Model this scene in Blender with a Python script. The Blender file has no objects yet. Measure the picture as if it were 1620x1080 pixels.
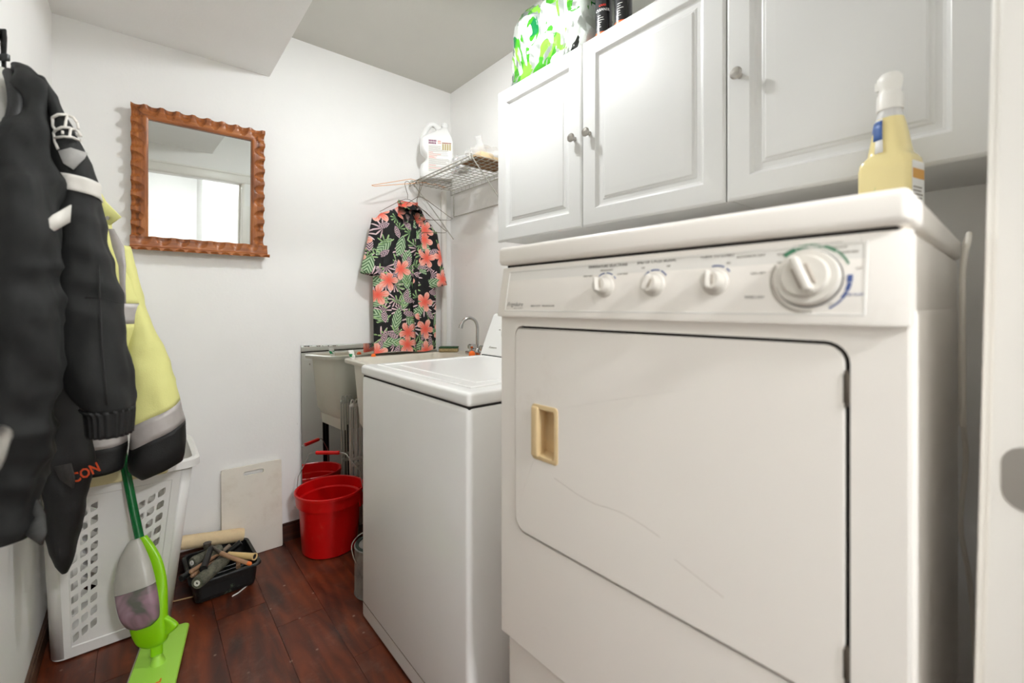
import bpy, bmesh, math, random
from mathutils import Vector, Matrix, noise
from mathutils.geometry import tessellate_polygon
random.seed(7)
PI = math.pi
sc = bpy.context.scene
col = sc.collection

# ------------------------------------------------------------------ camera, light, exposure
CAMZ, FPX, YAW, HOR = 1.16, 708.0, math.radians(39.7), 484.0
cd = bpy.data.cameras.new('camera')
cam = bpy.data.objects.new('camera', cd)
col.objects.link(cam)
cam.location = (0, 0, CAMZ)
cam.rotation_euler = (PI / 2, 0, -YAW)
cd.sensor_width = 36
cd.lens = FPX / 1620 * 36
cd.shift_y = -(540 - HOR) / 1620
cd.clip_start = .02
cd.dof.use_dof = True
cd.dof.focus_distance = 2.1
cd.dof.aperture_fstop = 2.6
sc.camera = cam
w = bpy.data.worlds.new('world')
sc.world = w
w.use_nodes = True
w.node_tree.nodes['Background'].inputs[0].default_value = (1, .97, .93, 1)
w.node_tree.nodes['Background'].inputs[1].default_value = .0
sc.view_settings.view_transform = 'Standard'
sc.view_settings.look = 'None'
sc.view_settings.gamma = 1
sc.view_settings.use_curve_mapping = False
sc.view_settings.exposure = 0.50
sc.cycles.max_bounces = 14
sc.cycles.diffuse_bounces = 8
sc.cycles.glossy_bounces = 6
sc.cycles.transmission_bounces = 8
sc.cycles.transparent_max_bounces = 12
LAMP_W, HALL_W, HALL_FILL_W = 22.5, 66.0, 8.0

FW = Vector((math.sin(YAW), math.cos(YAW), 0))
RT = Vector((math.cos(YAW), -math.sin(YAW), 0))


def at(px, py, x=None, y=None, z=None, d=None):
    """survey helper: the point of the room seen at a pixel of the photograph, on a given plane or at a given depth"""
    r = FW + RT * ((px - 810) / FPX) + Vector((0, 0, (HOR - py) / FPX))
    t = d if d is not None else x / r.x if x is not None else y / r.y if y is not None else (z - CAMZ) / r.z
    return Vector((0, 0, CAMZ)) + r * t


# ------------------------------------------------------------------ materials
def lin(c):
    return tuple((v / 12.92 if v <= .04045 else ((v + .055) / 1.055) ** 2.4) for v in [x / 255 for x in c])


class NT:
    def __init__(s, name):
        s.m = bpy.data.materials.new(name)
        s.m.use_nodes = True
        s.t = s.m.node_tree
        s.b = s.t.nodes['Principled BSDF']
        s.o = s.t.nodes['Material Output']

    def n(s, typ, ins=None, **kw):
        nd = s.t.nodes.new('ShaderNode' + typ)
        for k, v in kw.items():
            setattr(nd, k, v)
        for k, v in (ins or {}).items():
            s.set(nd.inputs[k], v)
        return nd

    def set(s, sock, v):
        if isinstance(v, bpy.types.NodeSocket):
            s.t.links.new(v, sock)
        else:
            sock.default_value = v

    def p(s, **kw):
        for k, v in kw.items():
            s.set(s.b.inputs[k.replace('_', ' ')], v)

    def math(s, op, a, b=0.0, c=0.0):
        return s.n('Math', {0: a, 1: b, 2: c}, operation=op).outputs[0]

    def mix(s, f, a, b):
        nd = s.n('MixRGB')
        s.set(nd.inputs[0], f); s.set(nd.inputs[1], a); s.set(nd.inputs[2], b)
        return nd.outputs[0]

    def ramp(s, f, stops):
        nd = s.n('ValToRGB', {0: f})
        el = nd.color_ramp.elements
        while len(el) < len(stops):
            el.new(.5)
        for e, (p, c) in zip(el, stops):
            e.position = p
            e.color = c if len(c) == 4 else (*c, 1)
        return nd.outputs[0]

    def coord(s, which='Object', scale=(1, 1, 1), loc=(0, 0, 0), rot=(0, 0, 0)):
        tc = s.n('TexCoord')
        mp = s.n('Mapping', {'Scale': scale, 'Location': loc, 'Rotation': rot})
        s.t.links.new(tc.outputs[which], mp.inputs[0])
        return mp.outputs[0]

    def noise(s, vec, scale, detail=4, rough=.5, out=0):
        return s.n('TexNoise', {'Vector': vec, 'Scale': scale, 'Detail': detail, 'Roughness': rough}).outputs[out]

    def bump(s, h, strength, dist=.002):
        s.p(Normal=s.n('Bump', {'Height': h, 'Strength': strength, 'Distance': dist}).outputs[0])


MATS = {}


def pm(name, c, rough=.5, metal=0, var=0, vs=8, bump=0, bs=200, **kw):
    if name in MATS:
        return MATS[name]
    t = NT(name)
    base = (*lin(c), 1)
    if var or bump:
        v = t.coord()
    if var:
        f = t.noise(v, vs, 5, .6)
        d = tuple(x * (1 - var) for x in base[:3]) + (1,)
        t.p(Base_Color=t.ramp(f, [(.3, d), (.62, base)]))
    else:
        t.p(Base_Color=base)
    if bump:
        t.bump(t.noise(v, bs, 3), bump)
    t.p(Roughness=rough, Metallic=metal, **kw)
    MATS[name] = t.m
    return t.m


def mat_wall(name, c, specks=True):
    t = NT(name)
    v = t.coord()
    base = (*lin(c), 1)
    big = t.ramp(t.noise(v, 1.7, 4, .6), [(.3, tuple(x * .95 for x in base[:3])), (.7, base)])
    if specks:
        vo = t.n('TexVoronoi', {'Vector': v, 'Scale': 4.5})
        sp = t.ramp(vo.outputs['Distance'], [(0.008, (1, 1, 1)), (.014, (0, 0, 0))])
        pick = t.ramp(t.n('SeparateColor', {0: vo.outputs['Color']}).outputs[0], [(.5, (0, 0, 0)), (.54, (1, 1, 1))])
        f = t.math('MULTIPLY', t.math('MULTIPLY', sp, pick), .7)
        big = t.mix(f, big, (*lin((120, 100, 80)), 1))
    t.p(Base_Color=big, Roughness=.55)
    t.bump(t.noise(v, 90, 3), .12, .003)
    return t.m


def mat_floor():
    t = NT('dark_red_brown_wood')
    oi = t.n('ObjectInfo')
    tc = t.n('TexCoord')
    off = t.n('CombineXYZ', {0: t.math('MULTIPLY', oi.outputs['Random'], 13.0), 1: t.math('MULTIPLY', oi.outputs['Random'], 7.0), 2: 0.0})
    add = t.n('VectorMath', {0: tc.outputs['Object'], 1: off.outputs[0]}, operation='ADD').outputs[0]
    mp = t.n('Mapping', {'Vector': add, 'Scale': (5, 1.3, 1)}).outputs[0]
    big = t.n('TexNoise', {'Vector': mp, 'Scale': 1.4, 'Detail': 6, 'Roughness': .62, 'Distortion': 1.9}).outputs[0]
    wv = t.n('TexWave', {'Vector': t.n('Mapping', {'Vector': add, 'Scale': (6, .9, 1)}).outputs[0], 'Scale': 1.1, 'Distortion': 14, 'Detail': 3, 'Detail Scale': 1.1}, wave_type='BANDS').outputs[0]
    f = t.math('ADD', t.math('MULTIPLY', big, .95), t.math('MULTIPLY', wv, .10))
    c = t.ramp(f, [(.30, lin((46, 18, 8))), (.46, lin((82, 34, 15))), (.6, lin((108, 48, 22))), (.8, lin((136, 66, 32)))])
    tint = t.ramp(oi.outputs['Random'], [(0, (.78, .78, .78)), (1, (1.12, 1.1, 1.05))])
    c = t.n('MixRGB', {0: 1.0, 1: c, 2: tint}, blend_type='MULTIPLY').outputs[0]
    vo = t.n('TexVoronoi', {'Vector': tc.outputs['Object'], 'Scale': 26})
    sp = t.ramp(vo.outputs['Distance'], [(.05, (1, 1, 1)), (.16, (0, 0, 0))])
    pick = t.ramp(t.n('SeparateColor', {0: vo.outputs['Color']}).outputs[0], [(.82, (0, 0, 0)), (.86, (1, 1, 1))])
    dust = t.ramp(t.noise(tc.outputs['Object'], 9, 8, .75), [(.52, (0, 0, 0)), (.78, (.55, .55, .55))])
    f2 = t.math('ADD', t.math('MULTIPLY', t.math('MULTIPLY', sp, pick), .55), t.math('MULTIPLY', dust, .22))
    t.p(Base_Color=t.mix(f2, c, (*lin((190, 170, 150)), 1)), Roughness=t.math('ADD', .3, t.math('MULTIPLY', big, .25)))
    t.bump(f, .25, .002)
    return t.m


def mat_wood(name, lo, mid, hi, axis):
    t = NT(name)
    s = [34, 34, 34]
    s[axis] = 2.5
    v = t.coord(scale=s)
    f = t.n('TexNoise', {'Vector': v, 'Scale': 1.5, 'Detail': 7, 'Roughness': .65, 'Distortion': .7}).outputs[0]
    t.p(Base_Color=t.ramp(f, [(.3, lin(lo)), (.5, lin(mid)), (.7, lin(hi))]), Roughness=.33)
    t.bump(f, .2, .001)
    return t.m


def mat_dirty(name, c, dirt, rough=.35, scale=9, amt=.6, lo=.55, hi=.75, stretch=(1, 1, 1), **kw):
    t = NT(name)
    v = t.coord(scale=stretch)
    f = t.ramp(t.noise(v, scale, 7, .7), [(lo, (0, 0, 0)), (hi, (amt, amt, amt))])
    t.p(Base_Color=t.mix(f, (*lin(c), 1), (*lin(dirt), 1)), Roughness=rough, **kw)
    return t.m


def mat_floral():
    t = NT('tropical_print_cotton')
    tc = t.n('TexCoord')
    v0 = t.n('Mapping', {'Vector': tc.outputs['UV'], 'Scale': (1, 1, 1)}).outputs[0]
    c = (*lin((16, 15, 17)), 1)

    def layer(c, scale, off, kind, cols, thr, size, petals):
        v = t.n('Mapping', {'Vector': v0, 'Location': off}).outputs[0]
        wob = t.n('TexNoise', {'Vector': v, 'Scale': scale * 2.2, 'Detail': 2}).outputs[1]
        v = t.n('VectorMath', {0: v, 1: t.n('VectorMath', {0: wob, 1: (.5, .5, .5)}, operation='SUBTRACT').outputs[0], 2: (0, 0, 0)}, operation='ADD').outputs[0] if False else v
        vo = t.n('TexVoronoi', {'Vector': v, 'Scale': scale, 'Randomness': .85}, voronoi_dimensions='2D')
        loc = t.n('VectorMath', {0: v, 1: vo.outputs['Position']}, operation='SUBTRACT').outputs[0]
        sx = t.n('SeparateXYZ', {0: loc})
        rnd = t.n('SeparateColor', {0: vo.outputs['Color']})
        ang = t.math('ARCTAN2', sx.outputs[1], sx.outputs[0])
        rad = t.math('MULTIPLY', t.n('VectorMath', {0: loc}, operation='LENGTH').outputs['Value'], scale)
        a2 = t.math('ADD', ang, t.math('MULTIPLY', rnd.outputs[1], 6.28))
        if kind == 'flower':
            lob = t.math('POWER', t.math('ABSOLUTE', t.math('COSINE', t.math('MULTIPLY', a2, petals / 2))), .6)
            lim = t.math('MULTIPLY', t.math('ADD', .18, t.math('MULTIPLY', lob, .82)), size)
            tone = t.math('ADD', t.math('MULTIPLY', rad, 1.6), t.math('MULTIPLY', t.math('SINE', t.math('MULTIPLY', a2, 17)), .12))
        elif kind == 'palm':
            lob = t.math('POWER', t.math('ABSOLUTE', t.math('COSINE', t.math('MULTIPLY', a2, petals / 2))), 2.4)
            half = t.math('GREATER_THAN', t.math('COSINE', t.math('MULTIPLY', a2, 1.0)), -.35)
            lim = t.math('MULTIPLY', t.math('MULTIPLY', lob, half), size)
            tone = t.math('ADD', t.math('MULTIPLY', lob, .7), t.math('MULTIPLY', rad, .4))
        else:
            ca, sa = t.math('COSINE', t.math('MULTIPLY', rnd.outputs[1], 6.28)), t.math('SINE', t.math('MULTIPLY', rnd.outputs[1], 6.28))
            lu = t.math('MULTIPLY', t.math('ADD', t.math('MULTIPLY', sx.outputs[0], ca), t.math('MULTIPLY', sx.outputs[1], sa)), scale)
            lv = t.math('MULTIPLY', t.math('SUBTRACT', t.math('MULTIPLY', sx.outputs[1], ca), t.math('MULTIPLY', sx.outputs[0], sa)), scale)
            q = t.math('SUBTRACT', 1.0, t.math('POWER', t.math('DIVIDE', lu, size), 2.0))
            lim = t.math('SUBTRACT', t.math('MULTIPLY', q, size * .42), t.math('ABSOLUTE', lv))
            lim = t.math('ADD', rad, lim)
            tone = t.math('ADD', .45, t.math('MULTIPLY', t.math('SINE', t.math('MULTIPLY', t.math('ADD', lu, t.math('MULTIPLY', t.math('ABSOLUTE', lv), 1.5)), 34)), .4))
        inside = t.math('LESS_THAN', rad, lim)
        f = t.math('MULTIPLY', inside, t.math('LESS_THAN', rnd.outputs[0], thr))
        return t.mix(f, c, t.ramp(tone, cols))
    G = [(.1, lin((70, 100, 72))), (.5, lin((138, 178, 124))), (.9, lin((206, 220, 194)))]
    P = [(.2, lin((40, 48, 66))), (.6, lin((206, 170, 178))), (.9, lin((228, 206, 208)))]
    S = [(.08, lin((246, 92, 70))), (.3, lin((242, 126, 108))), (.7, lin((248, 186, 170)))]
    c = layer(c, 11, (.3, .1, 0), 'palm', P, .8, .66, 11)
    c = layer(c, 9, (1.7, 2.2, 0), 'leaf', G, .75, .6, 1)
    c = layer(c, 12, (4.1, 3.3, 0), 'palm', [(.1, lin((24, 40, 52))), (.6, lin((112, 150, 96))), (.9, lin((170, 200, 140)))], .65, .64, 9)
    c = layer(c, 13, (6.4, 1.1, 0), 'leaf', P, .5, .5, 1)
    c = layer(c, 8.5, (2.9, 5.7, 0), 'flower', S, .58, .5, 5)
    t.p(Base_Color=c, Roughness=.8)
    return t.m


def mat_clear(name, tint=(255, 255, 255), amount=.75, rough=.12):
    t = NT(name)
    tr = t.n('BsdfTransparent', {0: (*lin(tint), 1)})
    v = t.coord()
    nb = t.n('Bump', {'Height': t.noise(v, 40, 4), 'Strength': .8, 'Distance': .01})
    t.p(Base_Color=(.9, .9, .9, 1), Roughness=rough, Normal=nb.outputs[0])
    mx = t.n('MixShader', {0: amount, 1: t.b.outputs[0], 2: tr.outputs[0]})
    t.t.links.new(mx.outputs[0], t.o.inputs[0])
    return t.m


def emit(name, c, s):
    t = NT(name)
    e = t.n('Emission', {0: (*c, 1), 1: s})
    t.t.links.new(e.outputs[0], t.o.inputs[0])
    return t.m


WALL = mat_wall('white_painted_wall', (247, 246, 244))
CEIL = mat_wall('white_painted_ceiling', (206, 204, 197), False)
TRIM = pm('white_gloss_trim', (238, 235, 229), .35)
WHITE = pm('white_thermofoil', (214, 214, 212), .32)
ENAMEL = pm('white_enamel', (246, 246, 244), .22, var=.03, vs=2)
ENAMEL2 = mat_dirty('aged_cream_white_enamel', (243, 238, 231), (190, 170, 150), .3, 3, .25, .6, .8)
PLASTIC = pm('white_plastic', (236, 234, 229), .4)
DARK = pm('dark_gap', (34, 30, 28), .8)
BLACK = pm('black_plastic', (22, 24, 23), .35)
STEEL = pm('brushed_nickel', (176, 172, 166), .32, 1)
CHROME = pm('chrome', (205, 205, 205), .1, 1)
WIREM = pm('white_coated_wire', (186, 183, 174), .35)
GREYW = pm('grey_steel_wire', (120, 108, 92), .35, .9)
MIRROR = pm('mirror_glass', (236, 240, 238), .0, 1)
BASEB = mat_wood('dark_brown_baseboard_wood', (44, 22, 14), (66, 36, 24), (90, 54, 38), 0)
RED = mat_dirty('red_plastic', (206, 12, 14), (186, 120, 100), .28, 14, .5, .6, .78, (1, 1, .5))
TEXTG = pm('grey_print', (150, 145, 136), .6)
TEXTD = pm('dark_print', (104, 99, 93), .6)
BLUEP = pm('blue_print', (66, 86, 140), .6)
GREENP = pm('green_print', (70, 128, 96), .6)


# ------------------------------------------------------------------ mesh helpers
WM = {}


class MB:
    def __init__(s):
        s.v, s.f, s.uv = [], [], None

    def add(s, vs, fs):
        o = len(s.v)
        s.v += [Vector(p) for p in vs]
        s.f += [tuple(i + o for i in f) for f in fs]
        return s

    def box(s, x0, x1, y0, y1, z0, z1, M=None):
        vs = [Vector((x, y, z)) for z in (z0, z1) for y in (y0, y1) for x in (x0, x1)]
        if M:
            vs = [M @ p for p in vs]
        return s.add(vs, [(0, 2, 3, 1), (4, 5, 7, 6), (0, 1, 5, 4), (2, 6, 7, 3), (0, 4, 6, 2), (1, 3, 7, 5)])

    def rbox(s, x0, x1, y0, y1, z0, z1, r=.005, seg=3, M=None):
        bm = bmesh.new()
        bmesh.ops.create_cube(bm, size=1)
        for q in bm.verts:
            q.co = Vector(((x0 + x1) / 2 + q.co.x * (x1 - x0), (y0 + y1) / 2 + q.co.y * (y1 - y0), (z0 + z1) / 2 + q.co.z * (z1 - z0)))
        bmesh.ops.bevel(bm, geom=list(bm.edges), offset=r, segments=seg, profile=.5, affect='EDGES')
        bm.verts.index_update()
        s.add([M @ q.co if M else q.co.copy() for q in bm.verts], [[q.index for q in f.verts] for f in bm.faces])
        bm.free()
        return s

    def rings(s, rings, cap0=True, cap1=True, closed=False):
        n = len(rings[0])
        vs = [p for r in rings for p in r]
        fs = []
        m = len(rings)
        for i in range(m if closed else m - 1):
            a, b = i * n, ((i + 1) % m) * n
            for j in range(n):
                k = (j + 1) % n
                fs.append((a + j, a + k, b + k, b + j))
        if not closed:
            if cap0:
                fs.append(tuple(range(n - 1, -1, -1)))
            if cap1:
                fs.append(tuple(range((m - 1) * n, m * n)))
        return s.add(vs, fs)

    def strip(s, rings):
        """open sheet through rows of points"""
        n = len(rings[0])
        fs = [(i * n + j, i * n + j + 1, (i + 1) * n + j + 1, (i + 1) * n + j) for i in range(len(rings) - 1) for j in range(n - 1)]
        return s.add([p for r in rings for p in r], fs)

    def tube(s, pts, r, seg=10, closed=False, flat=1.0):
        pts = [Vector(p) for p in pts]
        n = len(pts)
        rs = r if isinstance(r, (list, tuple)) else [r] * n
        tan = []
        for i in range(n):
            a = pts[(i - 1) % n] if closed or i else pts[i]
            b = pts[(i + 1) % n] if closed or i < n - 1 else pts[i]
            tan.append((b - a).normalized())
        up = Vector((0, 0, 1)) if abs(tan[0].z) < .9 else Vector((1, 0, 0))
        u = (up - tan[0] * up.dot(tan[0])).normalized()
        rings = []
        for i in range(n):
            u = (u - tan[i] * u.dot(tan[i])).normalized()
            q = tan[i].cross(u)
            rings.append([pts[i] + (u * math.cos(2 * PI * k / seg) + q * math.sin(2 * PI * k / seg) * flat) * rs[i] for k in range(seg)])
        return s.rings(rings, closed=closed)

    def cyl(s, a, b, r, r2=None, seg=20):
        return s.tube([a, b], [r, r if r2 is None else r2], seg)

    def lathe(s, prof, M=None, seg=32, cap0=True, cap1=True, sx=1, sy=1):
        rings = [[Vector((r * math.cos(2 * PI * k / seg) * sx, r * math.sin(2 * PI * k / seg) * sy, z)) for k in range(seg)] for r, z in prof]
        if M:
            rings = [[M @ p for p in r] for r in rings]
        return s.rings(rings, cap0, cap1)

    def plate(s, outer, holes, z0, z1, M=None):
        loops = [outer] + list(holes)
        tri = tessellate_polygon([[Vector((a, b, 0)) for a, b in l] for l in loops])
        flat = [p for l in loops for p in l]
        n = len(flat)
        vs = [Vector((a, b, z0)) for a, b in flat] + [Vector((a, b, z1)) for a, b in flat]
        fs = []
        for t in tri:
            a, b, c = [Vector(flat[i]) for i in t]
            if (b - a).cross(c - a) < 0:
                t = t[::-1]
            fs.append(tuple(i + n for i in t))
            fs.append(tuple(reversed(t)))
        o = 0
        for li, l in enumerate(loops):
            m = len(l)
            area = sum(l[i][0] * l[(i + 1) % m][1] - l[(i + 1) % m][0] * l[i][1] for i in range(m))
            fl = (area > 0) == (li == 0)
            for i in range(m):
                a, b = o + i, o + (i + 1) % m
                q = (a, b, b + n, a + n)
                fs.append(q if fl else q[::-1])
            o += m
        if M:
            vs = [M @ p for p in vs]
        return s.add(vs, fs)

    def panel(s, x0, x1, y0, y1, steps, M=None):
        """concentric rectangles (inset, height): a moulded panel"""
        rings = [[Vector((a, b, h)) for a, b in ((x0 + i, y0 + i), (x1 - i, y0 + i), (x1 - i, y1 - i), (x0 + i, y1 - i))] for i, h in steps]
        if M:
            rings = [[M @ p for p in r] for r in rings]
        return s.rings(rings)

    def build(s, name, mat, parent=None, org=None, smooth=True, local=False, angle=35, mods=()):
        me = bpy.data.meshes.new(name)
        if parent is not None:
            W = WM[parent.name]
            inv = Matrix.Identity(4) if local else W.inverted()
        elif org is not None:
            W = Matrix.Translation(Vector(org))
            inv = Matrix.Identity(4) if local else W.inverted()
        else:
            W = inv = Matrix.Identity(4)
        me.from_pydata([inv @ p for p in s.v], [], s.f)
        if s.uv:
            ul = me.uv_layers.new(name='UVMap')
            for lp in me.loops:
                ul.data[lp.index].uv = s.uv[lp.vertex_index]
        me.validate()
        me.update()
        if smooth:
            me.shade_smooth() if hasattr(me, 'shade_smooth') else None
            try:
                me.set_sharp_from_angle(angle=math.radians(angle))
            except Exception:
                pass
        me.materials.append(mat)
        o = bpy.data.objects.new(name, me)
        col.objects.link(o)
        if parent is not None:
            o.parent = parent
            WM[o.name] = W
        else:
            o.matrix_world = W
            WM[o.name] = W
        for m in mods:
            m(o)
        return o


def solid(th, off=-1):
    def f(o):
        m = o.modifiers.new('solid', 'SOLIDIFY')
        m.thickness = th
        m.offset = off
    return f


def subd(n=1):
    def f(o):
        m = o.modifiers.new('sub', 'SUBSURF')
        m.levels = m.render_levels = n
    return f


def thing(name, label, cat, loc=(0, 0, 0), rotz=0, group=None):
    o = bpy.data.objects.new(name, None)
    col.objects.link(o)
    o.location = loc
    o.rotation_euler = (0, 0, rotz)
    o.empty_display_size = .05
    o['label'] = label
    o['category'] = cat
    if group:
        o['group'] = group
    WM[o.name] = Matrix.Translation(Vector(loc)) @ Matrix.Rotation(rotz, 4, 'Z')
    return o


def tag(o, label, cat, group=None):
    o['label'] = label
    o['category'] = cat
    if group:
        o['group'] = group
    return o


def struct(o, label=None):
    o['kind'] = 'structure'
    if label:
        o['label'] = label
    return o


def frame(o, r, u, n):
    return Matrix(((r[0], u[0], n[0], o[0]), (r[1], u[1], n[1], o[1]), (r[2], u[2], n[2], o[2]), (0, 0, 0, 1)))


def rrect(x0, x1, y0, y1, r, seg=5):
    rs = r if isinstance(r, (list, tuple)) else [r] * 4
    out = []
    for (cx, cy, a), q in zip(((x1, y1, 0), (x0, y1, 90), (x0, y0, 180), (x1, y0, 270)), rs):
        sx = -1 if cx == x1 else 1
        sy = -1 if cy == y1 else 1
        for k in range(seg + 1):
            t = math.radians(a + 90 * k / seg)
            out.append((cx + sx * q + q * math.cos(t), cy + sy * q + q * math.sin(t)))
    return out


def sector(r0, r1, a0, a1, n=16):
    A = [math.radians(a0 + (a1 - a0) * i / n) for i in range(n + 1)]
    return [(r1 * math.cos(a), r1 * math.sin(a)) for a in A] + [(r0 * math.cos(a), r0 * math.sin(a)) for a in reversed(A)]


def text(name, body, size, M, mat, parent, align='CENTER', shear=0, depth=.0003, spacing=1.0, bold=0, local=False):
    c = bpy.data.curves.new(name, 'FONT')
    c.body = body
    c.size = size
    c.align_x = align
    c.shear = shear
    c.extrude = depth
    c.space_character = spacing
    c.offset = bold
    c.resolution_u = 2
    o = bpy.data.objects.new('tmp', c)
    col.objects.link(o)
    me = bpy.data.meshes.new_from_object(o.evaluated_get(bpy.context.evaluated_depsgraph_get()))
    bpy.data.objects.remove(o)
    me.name = name
    mb = MB()
    mb.add([M @ v.co for v in me.vertices], [list(p.vertices) for p in me.polygons])
    bpy.data.meshes.remove(me)
    return mb.build(name, mat, parent, smooth=False, local=local)


def bez(pts, n=8):
    """catmull-rom through points"""
    P = [Vector(p) for p in pts]
    P = [P[0] * 2 - P[1]] + P + [P[-1] * 2 - P[-2]]
    out = []
    for i in range(1, len(P) - 2):
        a, b, c, d = P[i - 1:i + 3]
        for k in range(n):
            t = k / n
            out.append(.5 * ((2 * b) + (c - a) * t + (2 * a - 5 * b + 4 * c - d) * t * t + (3 * b - a - 3 * c + d) * t ** 3))
    out.append(P[-2])
    return out


def copy_tree(o, parent=None):
    c = o.copy()
    col.objects.link(c)
    c.parent = parent
    for ch in list(o.children):
        copy_tree(ch, c)
    return c


# ------------------------------------------------------------------ the room
XL, XR, YB, YF, ZC = -.259, 1.506, 2.42, .035, 2.5
DX0, DX1, DZ = -.13, .71, 2.05
FLOORM = mat_floor()
struct(MB().box(XL - .1, XR + .1, -3.3, YB + .1, -.06, -.012).build('floor', pm('dark_subfloor', (30, 16, 11), .8), smooth=False), 'dark wood plank floor')
fl = bpy.data.objects['floor']
pw, x, row = .163, -.273, 0
shared = {}
while x < XR:
    y = -.09 - random.random() * .9
    while y < YB:
        ln = 1.22
        y0, y1 = max(y, -.08), min(y + ln, YB)
        if y1 - y0 > .03:
            x0, x1 = max(x, XL), min(x + pw, XR)
            m = MB().box(x0 + .0006, x1 - .0006, y0 + .0006, y1 - .0006, -.014, random.uniform(-.0006, 0))
            o = m.build('plank', FLOORM, fl, smooth=False)
        y += ln
    x += pw
    row += 1

WT = .1
struct(MB().box(XL - WT, XL, -.085, YB + WT, -.05, ZC + .1).build('wall_left', WALL, smooth=False))
struct(MB().box(XL, XR, YB, YB + WT, -.05, ZC + .1).build('wall_back', WALL, smooth=False))
struct(MB().box(XR, XR + WT, -.085, YB + WT, -.05, ZC + .1).build('wall_right', WALL, smooth=False))
m = MB().box(XL, DX0 - .02, -.085, YF, -.012, ZC).box(DX1 + .02, XR, -.085, YF, -.012, ZC).box(DX0 - .02, DX1 + .02, -.085, YF, DZ + .02, ZC)
struct(m.build('wall_front', WALL, smooth=False))
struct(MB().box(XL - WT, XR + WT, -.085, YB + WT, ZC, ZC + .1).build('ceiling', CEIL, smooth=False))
struct(MB().rbox(XL - .02, .483, YF - .02, YB + .02, 2.271, ZC + .02, .004, 2).build('soffit', WALL), 'boxed ceiling soffit along the left wall')
# wall-board seams
for nm, a in (('trim_5', (XL, XR, YB - .0012, YB + .01, 1.2165, 1.2185)), ('trim_6', (XR - .0012, XR + .01, YF, YB, 1.2165, 1.2185))):
    struct(MB().box(*a).build(nm, WALL, smooth=False))
# baseboards
m = MB().box(XL, .62, YB - .012, YB, 0, .075).box(XL, .62, YB - .008, YB, .075, .088)
struct(m.build('baseboard_back', BASEB, smooth=False))
m = MB().box(XL, XL + .012, YF, YB, 0, .06).box(XL, XL + .008, YF, YB, .06, .07)
struct(m.build('baseboard_left', mat_wood('brown_baseboard_wood', (52, 32, 22), (84, 58, 42), (112, 84, 64), 1), smooth=False))
struct(MB().box(XR - .012, XR, YF, YB, 0, .08).build('baseboard_right', BASEB, smooth=False))


# door frame: jamb with rounded edges and moulded casing, a little out of plumb
def lean(m, k=.018):
    for p in m.v:
        p.y -= k * (p.z - CAMZ)
    return m


t1 = MB()
t1.rbox(DX1, DX1 + .02, -.09, YF + .006, -.01, DZ, .004, 3)
t1.rbox(DX1 + .006, DX1 + .07, YF - .002, YF + .0125, -.01, DZ + .07, .005, 3)
t1.rbox(DX1 - .012, DX1 + .005, -.09, -.03, -.01, DZ, .004, 2)
lean(t1)
o1 = struct(t1.build('trim_1', TRIM), 'white door jamb and casing at the right edge')
sp = MB().plate(rrect(-.026, .018, -.034, .034, .020), [], 0, .0015, frame((DX1 - .0002, 0.005 + .018 * .18, .979), (0, -1, 0), (0, 0, 1), (-1, 0, 0)))
sp.build('strike_plate', STEEL, o1)['label'] = 'brushed metal strike plate'
t2 = MB().rbox(DX0 - .02, DX0, -.09, YF + .006, -.01, DZ, .004, 3).rbox(DX0 - .075, DX0 - .006, YF - .002, YF + .0125, -.01, DZ + .07, .005, 3)
struct(t2.build('trim_2', TRIM))
t3 = MB().rbox(DX0 - .02, DX1 + .02, -.09, YF + .006, DZ, DZ + .02, .004, 3)
t3.rbox(DX0 - .075, DX1 + .075, YF - .002, YF + .0125, DZ + .006, DZ + .075, .004, 2).rbox(DX0 - .085, DX1 + .085, YF - .002, YF + .022, DZ + .072, DZ + .088, .004, 2)
struct(t3.build('trim_3', TRIM))
t4 = MB().rbox(DX0 - .075, DX1 + .075, -.103, -.083, DZ, DZ + .075, .004, 2).rbox(DX1, DX1 + .075, -.103, -.083, 0, DZ, .004, 2).rbox(DX0 - .075, DX0, -.103, -.083, 0, DZ, .004, 2)
struct(t4.build('trim_4', TRIM))

# open door leaf against the left wall
d = struct(MB().rbox(-.205, -.17, .06, .80, .012, 2.03, .003, 2).build('door_1', TRIM), 'white door standing open along the left wall')
ro = MB().lathe([(0, 0), (.03, 0), (.03, .006), (.024, .01), (.012, .012), (.011, .04), (.013, .05)], frame((-.17, .735, 1.015), (0, -1, 0), (0, 0, 1), (1, 0, 0)), 24)
lv = [(-.122, .742, 1.016), (-.118, .725, 1.019), (-.114, .70, 1.018), (-.113, .665, 1.011), (-.113, .63, 1.012)]
ro.tube(bez(lv, 6), [.0125 - .004 * math.sin(i / 24 * PI) for i in range(25)], 14)
ro.build('lever_handle', STEEL, d)['label'] = 'satin nickel lever handle'

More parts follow.
